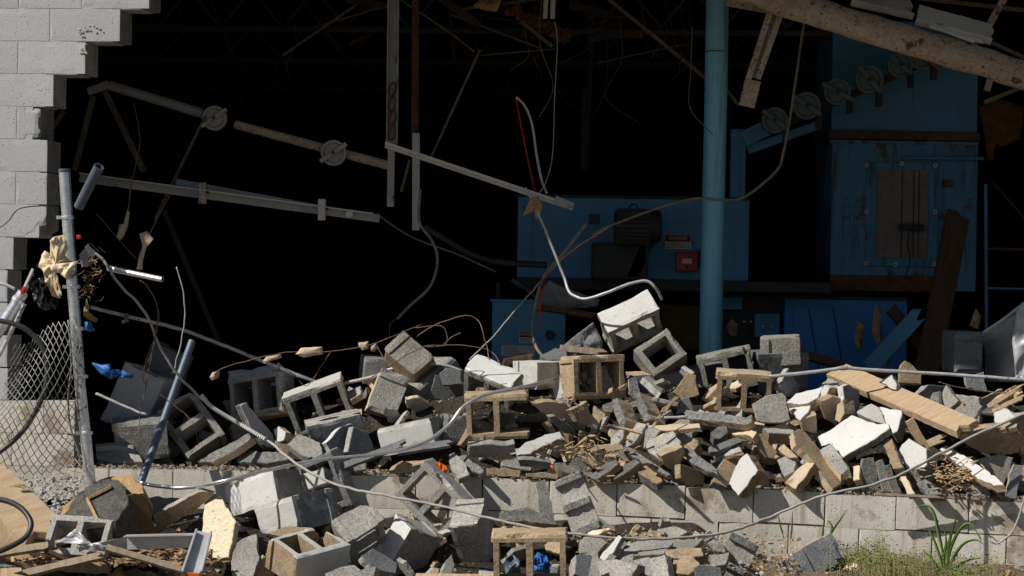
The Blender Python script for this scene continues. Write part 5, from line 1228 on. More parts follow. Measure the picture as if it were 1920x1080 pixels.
# front left: plank, board, channel strips
plank_thing('plank', 'fresh wide wooden plank with knots at the left bottom edge', 'plank', (-60, 858), (84, 1000), 78, .05, 15.9, 'wood', Y1=15.2, n=(.1, -.5, .85))
plank_thing('plank', 'second fresh plank lying under the wide one at the left edge', 'plank', (-40, 985), (85, 1040), 44, .04, 15.2, 'wood', n=(0, -.5, .85))
slab('', [(384, 936), (398, 924), (410, 925), (424, 950), (441, 978), (436, 1010), (430, 1044), (405, 1046), (384, 1046), (380, 990)], 'UL', .05, ('board', 'cream', 'board'), dy=-.2, label='pale speckled insulation board standing under the slanting white block', name='insulation_board', cat='board', land='speckled board')
t = thing('metal_stud', 'bent galvanised channel stud standing before the speckled board', 'channel', P(365, 1050, 14.95))
q = MB(); bar(q, (382, 998), (358, 1078), 14.95, 30, .01, Y1=14.75); q.build('web', M['sheet'], t)
q = MB(); bar(q, (368, 996), (341, 1076), 14.93, 4, .05, Y1=14.72); q.build('flange', M['sheet'], t)
q = MB(); bar(q, (396, 1000), (377, 1076), 14.93, 4, .05, Y1=14.72); q.build('flange', M['sheet'], t)
q = MB(); q.rect(346, 1074, 374, 1092, 14.72, .012); q.build('rusty_end', M['orange'], t)
t = thing('metal_strip', 'crumpled grey metal track lying across the half buried block', 'metal strip', P(220, 1010, 15.0))
q = MB(); bar(q, (232, 1018), (366, 1014), 15.0, 26, .012); bar(q, (236, 1005), (366, 1002), 14.98, 4, .06); q.build('straight_end', M['sheet'], t)
V, Fc = rag_geo([(102, 1018), (120, 1008), (140, 992), (150, 996), (160, 1014), (185, 1024), (238, 1006), (238, 1030), (200, 1034), (160, 1030), (148, 1036), (144, 1012), (120, 1020)], 14.95, .05, 5, .004); mesh_obj('crumpled_end', V, Fc, M['sheet'], t, smooth=True)
ST = [((-10, 1036), (112, 1018), 12, 14.95, 'woodgrey', 'pale weathered lath pointing right at the left bottom edge'),
      ((200, 1025), (345, 1068), 10, 14.85, 'woodgrey', 'long weathered lath slanting down right before the metal track'),
      ((10, 1082), (190, 1040), 12, 14.75, 'woodgrey', 'brown split stick along the wood chips'),
      ((85, 1030), (140, 1056), 7, 14.9, 'wooddark', 'thin brown stick under the pale lath'),
      ((0, 1074), (40, 1072), 16, 14.7, 'wood', 'yellow stick end in the bottom left corner'),
      ((780, 1078), (930, 1080), 6, 14.5, 'wood', 'thin pale strip along the bottom edge left of the tan lintel block'),
      ((1205, 812), (1158, 800), 4, 16.0, 'wood', 'thin splinter among the tan slabs'),
      ((1222, 802), (1236, 782), 5, 15.95, 'wood', 'upright splinter by the rough edged shells'),
      ((1245, 782), (1280, 781), 3, 16.0, 'conduit', 'thin grey rod lying on the tan slabs'),
      ((1100, 820), (1078, 836), 4, 16.0, 'straw', 'small dry twig in the sunlit tan heap'),
      ((640, 874), (760, 828), 11, 16.05, 'dkblock', 'dark flat bar lying across under the pale block face, lower part'),
      ((745, 845), (842, 830), 11, 16.15, 'dkblock', 'dark flat bar lying across under the pale block face, upper part')]
for p0, p1, wpx, Y, m, lb in ST:
    plank_thing('stick', lb, 'stick', p0, p1, wpx, max(.012, wpx * .0025), Y, m, n=(0, -.8, .6))
# sandy dark chunk of masonry
def lump(name, label, cat, poly, Y, depth, m, seed, rough=.02, parent=None, facet=True, mb=None):
    n0 = []
    k = len(poly)
    for i in range(k):
        a, b = poly[i], poly[(i + 1) % k]; q = max(2, int(math.hypot(b[0] - a[0], b[1] - a[1]) / 7))
        for j in range(q): n0.append((a[0] + (b[0] - a[0]) * j / q, a[1] + (b[1] - a[1]) * j / q))
    cx = sum(p[0] for p in n0) / len(n0); cy = sum(p[1] for p in n0) / len(n0); N = len(n0); V = []; Fc = []
    fr = [(.05, 1), (.3, .97), (.55, .85), (.78, .6), (.93, .3), (1, 0), (.93, -.3), (.6, -.8), (.05, -1)]
    for f, dd in fr:
        for x, y in n0:
            p = P(cx + (x - cx) * f, cy + (y - cy) * f, Y - depth * dd * .5)
            V.append(p + noise.noise_vector(p * 9 + Vector((seed, 0, 0))) * rough + noise.noise_vector(p * 30 + Vector((seed, 0, 0))) * rough * .5)
    for r in range(len(fr) - 1):
        for i in range(N): a, b = r * N + i, r * N + (i + 1) % N; Fc.append((a, b, b + N, a + N))
    Fc.append(tuple(range(N))[::-1]); Fc.append(tuple(range((len(fr) - 1) * N, len(fr) * N)))
    o = mesh_obj(name, V, Fc, M[m], parent, smooth=not facet)
    return o if parent else tag(o, label, cat)
t = thing('masonry_chunk', 'big dark masonry chunk crusted with sandy mortar at left bottom', 'masonry chunk', P(190, 990, 15.55)); LAND.append((190, 945, 'dark masonry chunk'))
def chunk_part(nm, pts, nk, th, m, dy):
    cx = sum(p[0] for p in pts) / len(pts); cy = sum(p[1] for p in pts) / len(pts); n = Vector(NRM[nk]) if isinstance(nk, str) else Vector(nk); n.normalize(); p0 = P(cx, cy, 15.45 + dy)
    V, Fc, MI = slab_geo([on_plane(x, y, p0, n) for x, y in pts], n, th, cx, .014, .018); mesh_obj(nm, V, Fc, M[m], t)
chunk_part('dark_core', [(106, 990), (128, 950), (146, 924), (188, 900), (222, 898), (236, 918), (240, 945), (224, 968), (205, 992), (150, 996)], (-.35, -.6, .72), .30, 'chunk', -.10)
chunk_part('sandy_crust', [(100, 986), (120, 950), (142, 928), (175, 905), (205, 893), (240, 892), (268, 912), (270, 925), (240, 930), (225, 940), (228, 915), (200, 908), (160, 932), (130, 962), (116, 985)], (-.3, -.55, .78), .16, 'sandy', .02)
chunk_part('plaster_side', [(200, 985), (228, 958), (240, 928), (272, 924), (284, 960), (292, 1000), (250, 998)], (.45, -.85, .1), .12, 'brownface', -.10)
for a, b in (((164, 935), (210, 912)), ((165, 936), (184, 975))):
    _n_ = Vector((-.35, -.6, .72)).normalized(); _p0 = P(183.3, 945.9, 15.45 - .10); _a = on_plane(*a, _p0, _n_).y; _b = on_plane(*b, _p0, _n_).y
    q = MB(); bar(q, a, b, _a - .012, 6, .03, Y1=_b - .012); q.build('mortar_line', M['sandy'], t)
# gravel and chips: past counting
cb = MB(); rr = random.Random(8)
def clod(x, y, z, s, m, flat=.6, long=1.0):
    a = rr.uniform(0, 6.28); u = Vector((math.cos(a), math.sin(a), rr.uniform(-.5, .5))) * s * long; v_ = Vector((-math.sin(a), math.cos(a), rr.uniform(-.4, .4))) * s * rr.uniform(.4, .8); n_ = Vector((0, 0, 1)) * s * flat
    c = Vector((x, y, z))
    cb.add([c - u - v_, c + u - v_ * .7, c + u * .8 + v_, c - u * .9 + v_ * .8, c - u * .6 - v_ * .6 + n_, c + u * .6 - v_ * .5 + n_, c + u * .5 + v_ * .6 + n_, c - u * .5 + v_ * .5 + n_], [(3, 2, 1, 0), (4, 5, 6, 7), (0, 1, 5, 4), (1, 2, 6, 5), (2, 3, 7, 6), (3, 0, 4, 7)], m)
for i in range(1500):
    px = rr.gauss(215, 95); py = rr.uniform(1030, 1092)
    if px > 420 or px < -40: continue
    v = P(px, py, D(px, py) - rr.uniform(.05, .2)); clod(v.x, v.y, max(.01, v.z), rr.uniform(.008, .026), rr.choice([0, 0, 0, 1]), .35, rr.uniform(1, 2.2))
for i in range(500):
    px = rr.uniform(10, 165); py = rr.uniform(895, 965)
    v = P(px, py, D(px, py) - .02); clod(v.x, v.y, v.z, rr.uniform(.008, .022), 2)
for i in range(110):
    px = rr.gauss(1110, 40); py = rr.gauss(850, 18); v = P(px, py, D(px, py) - .16); clod(v.x, v.y, v.z, rr.uniform(.006, .016), rr.choice([0, 1]), .4, 2.2)
for i in range(120):
    px = rr.gauss(1785, 25); py = rr.gauss(893, 14); v = P(px, py, D(px, py) - .2); clod(v.x, v.y, v.z, rr.uniform(.006, .016), 1, .4, 2.0)
for i in range(500):
    px = rr.uniform(1080, 1500); py = rr.uniform(1000, 1080); v = P(px, py, D(px, py) - .05); clod(v.x, v.y, max(.015, v.z), rr.uniform(.006, .02), rr.choice([0, 1, 2, 3, 3]), .5)
tag(cb.build('wood_chips', [M['chips'], M['straw'], M['gravel'], M['tan']]), kind='stuff')

# ------------------------------------------------------------------ conduits, cables and wires
W = [
 ('conduit', 'bright bent conduit crossing the rubble from the leaning dull pipe to the tan blocks', 'conduit', [(262, 905, 15.8), (300, 912, 15.75), (350, 914, 15.7), (420, 902, 15.5), (500, 882, 15.6), (600, 862, 15.75), (700, 852, 15.85), (790, 832, 15.95), (840, 798, 16.05), (870, 762, 16.1), (910, 740, 16.15), (970, 728, 16.2), (1042, 712, 16.4)], 3.6, 'alum'),
 ('cable', 'long grey cable sagging from the bag cluster across the whole heap to the right', 'cable', [(165, 468, 15.7), (190, 485, 15.7), (215, 520, 15.7), (230, 540, 15.7), (262, 572, 15.75), (285, 610, 15.8), (300, 650, 15.85), (340, 710, 15.9), (400, 765, 15.95), (450, 795, 15.95), (500, 825, 15.8), (560, 872, 15.5), (630, 908, 15.35), (720, 928, 15.2), (830, 950, 15.1), (930, 975, 15.0), (1040, 996, 14.9), (1150, 1008, 14.9), (1250, 1010, 15.0), (1360, 998, 15.1), (1430, 975, 15.25), (1500, 945, 15.3), (1560, 925, 15.32), (1640, 908, 15.35), (1700, 885, 15.4), (1760, 852, 15.5), (1830, 815, 15.55), (1935, 770, 15.6)], 2.6, 'cable'),
 ('conduit', 'straight grey conduit sloping through the dark opening at left', 'conduit', [(170, 576, 16.8), (260, 598, 16.85), (340, 618, 16.9), (420, 648, 17.0), (520, 688, 17.1), (600, 720, 17.15)], 3.6, 'conduit'),
 ('conduit', 'pale conduit end showing between the grooved block and the lid block', 'conduit', [(640, 720, 17.1), (700, 706, 17.1), (740, 690, 17.1), (815, 682, 17.0), (868, 696, 17.0)], 3.2, 'conduit'),
 ('conduit', 'jointed white conduit crossing the heap below the blue cabinets to the right edge', 'conduit', [(1440, 706, 16.5), (1500, 700, 16.5), (1560, 693, 16.5), (1582, 690, 16.5), (1640, 694, 16.5), (1750, 700, 16.5), (1850, 707, 16.45), (1935, 713, 16.4)], 3.4, 'conduit'),
 ('conduit', 'white S-bent conduit hanging from the slim rail down to the highest block', 'conduit', [(985, 352, 17.2), (1000, 380, 17.2), (1022, 430, 17.2), (1042, 480, 17.2), (1058, 520, 17.2), (1066, 545, 17.15), (1080, 556, 17.1), (1100, 560, 17.05), (1140, 548, 17.0), (1180, 532, 17.0), (1212, 527, 17.0), (1230, 540, 17.0), (1242, 562, 17.05)], 2.8, 'conduit'),
 ('conduit', 'white bent conduit hanging below the brown post over the dark floor', 'conduit', [(788, 355, 17.4), (785, 400, 17.4), (790, 425, 17.4), (808, 448, 17.4), (820, 480, 17.4), (815, 518, 17.4), (800, 545, 17.4), (770, 572, 17.4), (745, 598, 17.4)], 2.8, 'dimconduit'),
 ('cable', 'thin dark wire tail at the end of the bent white conduit', 'wire', [(745, 597, 17.4), (732, 608, 17.4), (730, 630, 17.4)], 1.2, 'hose'),
 ('conduit', 'grey conduit dropping in front of the small blue cabinet', 'conduit', [(1100, 418, 17.3), (1060, 470, 17.35), (1022, 515, 17.4), (1010, 545, 17.4), (1000, 590, 17.4), (998, 620, 17.4), (1005, 650, 17.35), (1020, 672, 17.3)], 3.2, 'dimconduit'),
 ('conduit', 'long grey conduit looping from the motor past the column up to the roof', 'conduit', [(1108, 440, 17.8), (1140, 425, 17.8), (1200, 402, 17.8), (1260, 382, 17.8), (1310, 372, 17.8), (1350, 375, 17.8), (1390, 372, 17.8), (1430, 345, 17.8), (1460, 315, 17.8), (1468, 290, 17.8), (1480, 230, 17.8), (1492, 150, 17.8), (1508, 40, 17.8)], 2.7, 'dimconduit'),
 ('cable', 'thin taut wire slanting from the motor down to the rubble left of the blue box', 'wire', [(1145, 422, 17.6), (1060, 480, 17.5), (985, 560, 17.35), (930, 625, 17.2), (880, 675, 17.1)], 1.3, 'cable'),
 ('cable', 'red wire slanting beside the taut wire above the small blue cabinet', 'wire', [(1140, 428, 17.65), (1080, 468, 17.55), (1030, 510, 17.45), (1015, 560, 17.4), (1012, 620, 17.4)], 1.2, 'redplastic'),
 ('cable', 'white looped wire hanging free in the middle of the dark opening', 'wire', [(968, 182, 17.7), (985, 200, 17.7), (998, 235, 17.7), (1006, 290, 17.7), (1015, 335, 17.7), (1025, 362, 17.6)], 2.4, 'whitesteel'),
 ('cable', 'dark red wire hanging left of the white looped wire', 'wire', [(967, 180, 17.7), (975, 225, 17.7), (988, 290, 17.7), (1000, 345, 17.7), (1006, 372, 17.6)], 1.5, 'redplastic'),
 ('cable', 'tangled brown wire arch standing over the left heap, upper loop', 'wire', [(780, 632, 16.55), (810, 612, 16.55), (850, 597, 16.55), (880, 592, 16.55), (896, 600, 16.55), (905, 622, 16.5), (912, 648, 16.5), (918, 675, 16.45)], 1.5, 'copper'),
 ('cable', 'tangled brown wire arch over the left heap, middle loop', 'wire', [(780, 614, 16.6), (826, 611, 16.6), (838, 630, 16.6), (830, 648, 16.6), (800, 651, 16.6)], 1.3, 'copper'),
 ('cable', 'brown wire running level behind the grooved block to the lid block', 'wire', [(690, 712, 16.4), (740, 680, 16.45), (790, 652, 16.5), (832, 647, 16.5), (890, 650, 16.5), (925, 662, 16.5), (940, 685, 16.4)], 1.3, 'copper'),
 ('cable', 'thin brown twig of wire rising to the right in the left heap', 'wire', [(832, 646, 16.5), (850, 630, 16.5), (864, 624, 16.5)], 1.1, 'copper'),
 ('cable', 'brown wire with mortar crumbs arching over the two-hole blocks', 'wire', [(395, 705, 16.5), (420, 690, 16.5), (480, 672, 16.5), (540, 661, 16.5), (600, 661, 16.5), (660, 653, 16.5), (700, 645, 16.5), (738, 630, 16.5), (790, 608, 16.55)], 1.2, 'copper'),
 ('cable', 'thin brown wire zigzag over the shaded two-hole block', 'wire', [(520, 680, 16.5), (548, 700, 16.5), (575, 722, 16.5), (600, 690, 16.5), (620, 660, 16.5)], 1.0, 'copper'),
 ('cable', 'thin brown wire loop over the grooved block', 'wire', [(708, 650, 16.4), (720, 675, 16.35), (728, 690, 16.35), (752, 672, 16.4), (778, 645, 16.4)], 1.1, 'copper'),
 ('cable', 'long wavy brown wire hanging below the bright pipe stub', 'wire', [(262, 525, 15.8), (280, 540, 15.8), (295, 575, 15.8), (293, 620, 15.8), (288, 650, 15.85), (280, 690, 15.9), (272, 730, 15.9), (262, 775, 15.9), (264, 820, 15.9)], 1.2, 'copper'),
 ('cable', 'second brown wire hanging beside the wavy one', 'wire', [(270, 530, 15.8), (290, 560, 15.8), (298, 600, 15.8), (285, 660, 15.85), (268, 700, 15.9), (275, 725, 15.9)], 1.1, 'copper'),
 ('cable', 'thin dark wire hanging right of the wavy brown wires', 'wire', [(332, 500, 16.5), (345, 560, 16.5), (345, 610, 16.5), (335, 660, 16.5), (325, 700, 16.5)], 1.3, 'cable'),
 ('cable', 'thin rusty wire crossing the dark opening at left below the rail', 'wire', [(180, 400, 16.9), (215, 440, 16.9), (255, 485, 16.9)], 1.0, 'copper'),
 ('cable', 'thin rusty wire drooping near the stepped wall', 'wire', [(250, 190, 17.0), (262, 260, 17.0), (250, 330, 17.0), (238, 400, 17.0)], 1.0, 'copper'),
 ('cable', 'thin wire lying over the grey wall at the left edge', 'wire', [(-8, 432, 16.2), (15, 415, 16.2), (35, 392, 16.2), (75, 386, 16.2), (92, 388, 16.2)], 1.2, 'hose'),
 ('cable', 'white cord dangling over the low wall at the right edge', 'cord', [(1922, 930, 15.3), (1915, 955, 15.3), (1905, 985, 15.3), (1890, 1005, 15.3), (1870, 1018, 15.3), (1856, 1015, 15.3)], 2.0, 'cable'),
 ('cable', 'thin twig-like wire on the right rubble by the splinters', 'wire', [(1760, 716, 16.2), (1800, 726, 16.2), (1850, 734, 16.2), (1885, 738, 16.1)], 1.2, 'copper'),
 ('cable', 'rusty wires lying over the tan slabs', 'wire', [(1125, 800, 15.95), (1160, 796, 15.95), (1200, 792, 15.95), (1232, 785, 15.95)], 1.0, 'copper'),
 ('cable', 'thin wires across the front of the left block on its corner', 'wire', [(300, 740, 16.1), (340, 770, 16.1), (365, 800, 16.05), (372, 838, 16.05)], .9, 'copper'),
 ('pipe', 'dark bent pipe crossing the opening below the brown post', 'pipe', [(795, 425, 17.7), (850, 458, 17.7), (890, 480, 17.75), (940, 492, 17.8), (1025, 497, 17.85)], 6, 'dksteel'),
 ('pipe', 'dark pipe end leaning down to the grey torn board', 'pipe', [(960, 525, 17.6), (985, 540, 17.55), (1006, 556, 17.5)], 5, 'dksteel'),
 ('pipe', 'thin rusty rail edge from the channel rail to the dark bent pipe', 'pipe', [(705, 400, 17.6), (740, 425, 17.65), (780, 448, 17.7), (860, 478, 17.7), (930, 510, 17.7)], 2, 'rod'),
 ('hose', 'black hose curving over the fence mesh at the left edge', 'hose', [(-20, 600, 15.5), (15, 604, 15.5), (50, 618, 15.5), (76, 645, 15.5), (88, 680, 15.5), (84, 730, 15.5), (62, 780, 15.5), (30, 822, 15.5), (-20, 862, 15.5)], 5.0, 'hose'),
 ('hose', 'black hose loop lying on the planks in the bottom left corner', 'hose', [(-20, 934, 15.0), (15, 940, 14.98), (42, 955, 14.95), (58, 980, 14.9), (50, 1005, 14.85), (25, 1022, 14.8), (-20, 1042, 14.75)], 5.4, 'hose'),
 ('cable', 'pale cable at the left edge joining the silver rail', 'cable', [(-10, 531, 15.6), (10, 534, 15.6), (28, 542, 15.6)], 3, 'whitesteel'),
 ('pipe', 'thin grey pipe end lying on the dusky block', 'pipe', [(180, 738, 16.3), (230, 760, 16.25), (275, 778, 16.2)], 2.6, 'cable'),
]
for nm, lb, cat, pts, r, m in W:
    wire(nm, lb, cat, pts, r * (.75 if m == 'copper' else 1), m, n=10 if r > 3 else 7, wob=.006 if m in ('copper', 'cable') else (.0025 if m in ('conduit', 'alum') else 0.0))
# spiral wrapped stretch of the long cable
q = MB(); pp = spline(PL([(378, 742, 15.93), (400, 765, 15.93), (450, 795, 15.93), (500, 825, 15.78)], None), 14)
for i in range(0, len(pp) - 1): q.disc(pp[i], pp[i + 1] - pp[i], .0128, .012, 10)
tag(q.build('cable_wrap', M['whitesteel']), 'ribbed pale sleeve wrapped round the long cable by the tilted block', 'cable sleeve')
q = MB(); q.disc(P(1582, 690, 16.5), (1, 0, .1), .015, .045, 12); tag(q.build('conduit_coupling', M['greysteel']), 'short coupling joining the jointed white conduit', 'coupling')
q = MB(); q.rect(232, 588, 240, 604, 16.78, .03); q.rect(228, 600, 234, 606, 16.79, .02); tag(q.build('conduit_clip', M['greysteel']), 'small clip on the straight conduit in the dark opening', 'clip')
# mortar lumps strung on the wires
for lb, poly, Y in (('pale mortar lump on the brown wire, left end', [(392, 708), (398, 698), (412, 696), (410, 708), (398, 714)], 16.45),
                    ('long pale mortar lump on the brown wire', [(493, 678), (500, 668), (526, 664), (528, 670), (510, 676), (496, 682)], 16.45),
                    ('blocky pale mortar lump on the brown wire, largest one', [(554, 664), (564, 653), (605, 650), (606, 664), (588, 667), (568, 670)], 16.45),
                    ('small squarish mortar lump left of the grooved block', [(672, 642), (690, 640), (691, 654), (680, 657), (673, 650)], 16.45),
                    ('small round mortar lump touching the grooved block wire', [(694, 650), (706, 643), (709, 652), (702, 660), (695, 658)], 16.45),
                    ('pale plaster drop hanging in the dark opening, upper left one', [(218, 442), (224, 420), (234, 418), (238, 395), (243, 398), (240, 424), (232, 444), (224, 452)], 16.7),
                    ('pale plaster drop hanging in the dark opening, right one', [(262, 438), (275, 434), (287, 448), (276, 458), (272, 475), (266, 505), (255, 505), (262, 476), (268, 456)], 16.7)):
    lump('mortar_lump', lb, 'mortar lump', poly, Y, .05, 'cream', len(lb), .006)
for lb, pts in (('thin wire carrying the upper left plaster drop', [(246, 330, 16.7), (241, 395, 16.7)]), ('thin wire carrying the right plaster drop', [(322, 360, 16.75), (300, 400, 16.72), (280, 440, 16.7)])):
    wire('cable', lb, 'wire', pts, .9, 'copper')

# ------------------------------------------------------------------ fence post, rails, mesh, bags
def pipe(mb, p0, p1, r, m=0, n=20, hollow=True):
    a, b = PL([p0, p1], None); return mb.tube([a, a.lerp(b, .33), a.lerp(b, .66), b], r, n, m, hollow=hollow)
Yf = 15.55; kf = Yf / F
t = thing('fence_post', 'dented silver fence post standing askew in front of the stepped wall', 'fence post', P(170, 905, Yf)); LAND.append((150, 700, 'silver fence post'))
q = MB(); q.tube(spline(PL([(121, 322, Yf), (126, 400, Yf), (133, 500, Yf), (143, 620, Yf), (152, 740, Yf), (162, 830, Yf), (170, 915, Yf)], None), 5), 10.5 * kf, 24, hollow=True); o = q.build('tube', M['galv'], t); smooth_by_angle(o)
for x, y in ((126, 408), (138, 538), (146, 616), (152, 706), (161, 812)):
    q = MB(); c = P(x + 1, y, Yf); ax = (P(143, 620, Yf) - P(133, 500, Yf)); q.disc(c, ax, 12 * kf, .022, 24); s = q.build('tension_band', M['galv'], t)
    q = MB(); q.box(c + Vector((-12 * kf - .012, -.01, 0)), (.016, 0, 0), (0, .006, 0), (0, 0, .010)); q.build('band_tab', M['galv'], s)
q = MB(); q.disc(P(121, 320, Yf), (-.06, 0, 1), 11.5 * kf, .02, 24); q.build('top_band', M['galvdark'], t)
q = MB(); pipe(q, (148, 388, 15.9), (186, 312, 15.75), 10 * kf); tag(q.build('pipe_stub', M['galvdark'], smooth=False), 'short blue-tinged pipe slanting up behind the fence post top', 'pipe')
q = MB(); pipe(q, (263, 908, 15.85), (360, 640, 16.35), 7.5 * kf); tag(q.build('leaning_pipe', M['galvdark']), 'dull blue-grey pipe leaning up from the rubble at left', 'pipe'); LAND.append((315, 770, 'leaning dull pipe'))
q = MB(); pipe(q, (203, 503, 15.75), (304, 524, 15.6), 5.5 * kf); tag(q.build('pipe_stub', M['alum']), 'short bright shiny pipe sticking out right of the fence post', 'pipe')
t = thing('fence_rail', 'silver fence rail leaning from the bags down to the left edge', 'fence rail', P(20, 600, 15.6))
q = MB(); pipe(q, (-28, 660, 15.6), (44, 548, 15.6), 11 * kf); q.build('tube', M['galv'], t)
q = MB(); pipe(q, (-2, 668, 15.55), (46, 570, 15.55), 4 * kf); q.build('brace_rod', M['galv'], t)
q = MB(); q.disc(P(34, 563, 15.6), P(44, 548, 15.6) - P(-28, 660, 15.6), 12.5 * kf, .03, 20); q.build('rail_cup', M['galv'], t)
q = MB(); pipe(q, (44, 548, 15.65), (64, 505, 15.65), 5 * kf); q.build('upper_stub', M['alum'], t)
# chain-link mesh: every wire one part
t = thing('chain_link_mesh', 'sagging torn chain link mesh hanging left of the silver post', 'chain link fence', P(75, 880, Yf))
def fence_pt(u, v):
    """u across 0..1, v down 0..1"""
    x = 2 + 146 * u + 26 * v * u - 18 * (1 - v) * math.sin(u * 3.1) * .4 - 36 * (1 - u) * v + 50 * (1 - u) * (1 - v) * .5
    y = 600 + 296 * v + 44 * (1 - u) * (1 - v) - 26 * (1 - u) * v + 10 * math.sin(u * 7 + v * 5)
    Y_ = 15.52 + .09 * math.sin(u * 4 + v * 6) + .12 * (1 - u) * (v - .5)
    return P(x, y, Y_)
NW, NR = 26, 25
for i in range(NW):
    q = MB(); pts = []
    for j in range(NR + 1):
        s_ = 1 if (j + i) % 2 == 0 else -1
        u = (i + .5 + .52 * s_) / NW; v = j / NR
        wob = .01 * noise.noise(Vector((i * .9, j * .6, 0)))
        p = fence_pt(min(1.02, max(-.02, u + wob)), v); p.y += .004 * s_
        pts.append(p)
    for a, b in zip(pts, pts[1:]): q.tube([a, b], .0026, 5)
    q.build('wire', M['fence'], t)
wire('edge_wire', None, None, [(128, 600, 15.5), (134, 680, 15.5), (128, 740, 15.5), (132, 800, 15.5), (148, 850, 15.5), (152, 880, 15.5)], 1.8, 'fence', parent=t)
# bags and twigs tangled on the post
rag('plastic_bag', 'cream crumpled plastic bag snagged on the fence post', 'plastic bag', [(78, 478), (82, 470), (92, 474), (95, 452), (102, 444), (118, 440), (124, 452), (126, 465), (122, 478), (128, 488), (140, 492), (132, 500), (118, 500), (104, 508), (96, 520), (110, 545), (118, 552), (112, 560), (98, 555), (86, 530), (82, 508), (72, 500)], 15.42, 0.045, 'plasticcream', .004, freq=24)
rag('plastic_bag', 'cream rag end twisted round the silver post below the bag', 'plastic bag', [(94, 500), (110, 494), (136, 492), (148, 488), (140, 500), (132, 508), (134, 520), (126, 524), (112, 512), (98, 510)], 15.38, .03, 'plasticcream', .003, freq=18)
rag('plastic_bag', 'glossy black plastic bag bunched behind the cream bag', 'plastic bag', [(55, 530), (66, 505), (80, 480), (92, 490), (100, 520), (112, 550), (105, 580), (80, 582), (62, 560)], 15.58, .07, 'plasticblack', .004, freq=18, smooth=False)
rag('plastic_film', 'grey see-through film scrap right of the post at bag height', 'plastic film', [(148, 478), (160, 465), (168, 478), (164, 496), (152, 502)], 15.6, .03, 'clear', .003, freq=18)
rag('plastic_scrap', 'white torn bits caught at the cable end beside the bag', 'plastic scrap', [(158, 462), (166, 456), (170, 464), (178, 470), (174, 482), (165, 478)], 15.6, .03, 'white', .003, freq=20)
rag('plastic_scrap', 'tiny red plastic scrap behind the fence post', 'plastic scrap', [(142, 441), (151, 440), (152, 448), (144, 449)], 15.75, .01, 'redplastic', .003)
rag('plastic_scrap', 'red fitting piece at the top of the silver fence rail', 'plastic scrap', [(38, 546), (44, 536), (51, 540), (48, 550), (40, 552)], 15.5, .01, 'redplastic', .006)
rag('plastic_scrap', 'tan torn strip dangling behind the fence post', 'plastic scrap', [(158, 578), (162, 560), (168, 575), (166, 590), (184, 598), (180, 605), (162, 598), (156, 590)], 15.7, .02, 'insul', .004, freq=14)
rag('tarp_scrap', 'blue tarp scrap on the dusky block behind the post', 'tarp scrap', [(172, 680), (190, 684), (206, 682), (208, 692), (228, 694), (250, 704), (247, 710), (222, 706), (206, 712), (198, 706), (188, 700), (180, 692)], 16.35, .03, 'tarp', .004, freq=16)
rag('tarp_scrap', 'small blue tarp scrap beside the post halfway down', 'tarp scrap', [(158, 604), (170, 602), (178, 620), (168, 622), (160, 618)], 15.75, .02, 'tarp', .004, freq=16)
rag('tarp_scrap', 'bright blue plastic crumple seen through the tan lintel block', 'tarp scrap', [(996, 1050), (1008, 1036), (1024, 1042), (1034, 1060), (1030, 1076), (1000, 1072)], 14.75, .05, 'tarp', .006, freq=20, smooth=False)
rag('tarp_scrap', 'dull grey-blue cloth lump left of the blue crumple', 'tarp scrap', [(945, 1050), (960, 1040), (974, 1050), (976, 1075), (948, 1080)], 14.75, .05, 'galvdark', .006, freq=16)
rag('plastic_scrap', 'orange net scrap lying beside the see-through tilted frame', 'plastic scrap', [(814, 868), (824, 866), (836, 874), (841, 884), (836, 888), (824, 878)], 15.55, .02, 'orange', .01, freq=22, smooth=False)
rag('plastic_scrap', 'tiny orange bit under the dark flat slab', 'plastic scrap', [(1032, 872), (1038, 872), (1040, 880), (1034, 880)], 15.7, .01, 'orange', .008)
rag('plastic_scrap', 'tan knotted rag at the foot of the ribbed shell', 'rag', [(1102, 1000), (1112, 994), (1130, 992), (1145, 990), (1132, 1008), (1128, 1022), (1110, 1022), (1102, 1012)], 15.2, .04, 'plasticcream', .02, freq=14)
for lb, x, y, spread, n, m in (('dry twigs tangled right of the cream bag', 175, 490, 26, 34, 'straw'), ('brown frayed fibres hanging below the bag cluster', 160, 545, 18, 26, 'insul'), ('dry wire-like stalks along the torn fence edge', 120, 880, 24, 26, 'straw'), ('straw tuft stuck among the tan slabs', 1102, 845, 22, 30, 'straw'), ('torn straw tuft under the long white topped slab', 1780, 888, 24, 26, 'straw'), ('fibre scraps on top of the tan rubble', 1080, 762, 14, 14, 'straw')):
    q = MB(); rr = random.Random(n + x); Y_ = D(x, y) - .12 if y > 600 else 15.6
    for i in range(n):
        a = P(x + rr.gauss(0, spread * .5), y + rr.gauss(0, spread * .6), Y_ + rr.uniform(-.05, .05)); d = Vector((rr.uniform(-1, 1), rr.uniform(-.5, .5), rr.uniform(-.8, .8))) * spread * .0028
        q.tube(spline([a, a + d * .5 + Vector((rr.uniform(-1, 1), 0, rr.uniform(-1, 1))) * .012, a + d], 3), [.0022] * 6 + [.0014], 4)
    tag(q.build('dry_twigs', M[m]), lb, 'twigs', kind='stuff')
q = MB(); q.disc(P(82, 534, 15.4), (0, 1, .1), .02, .06, 18, prof=[(.02, .03), (.02, -.03), (.013, -.03), (.013, -.005)]); tag(q.build('pipe_end', M['dksteel']), 'open black pipe end poking out of the bag cluster', 'pipe')

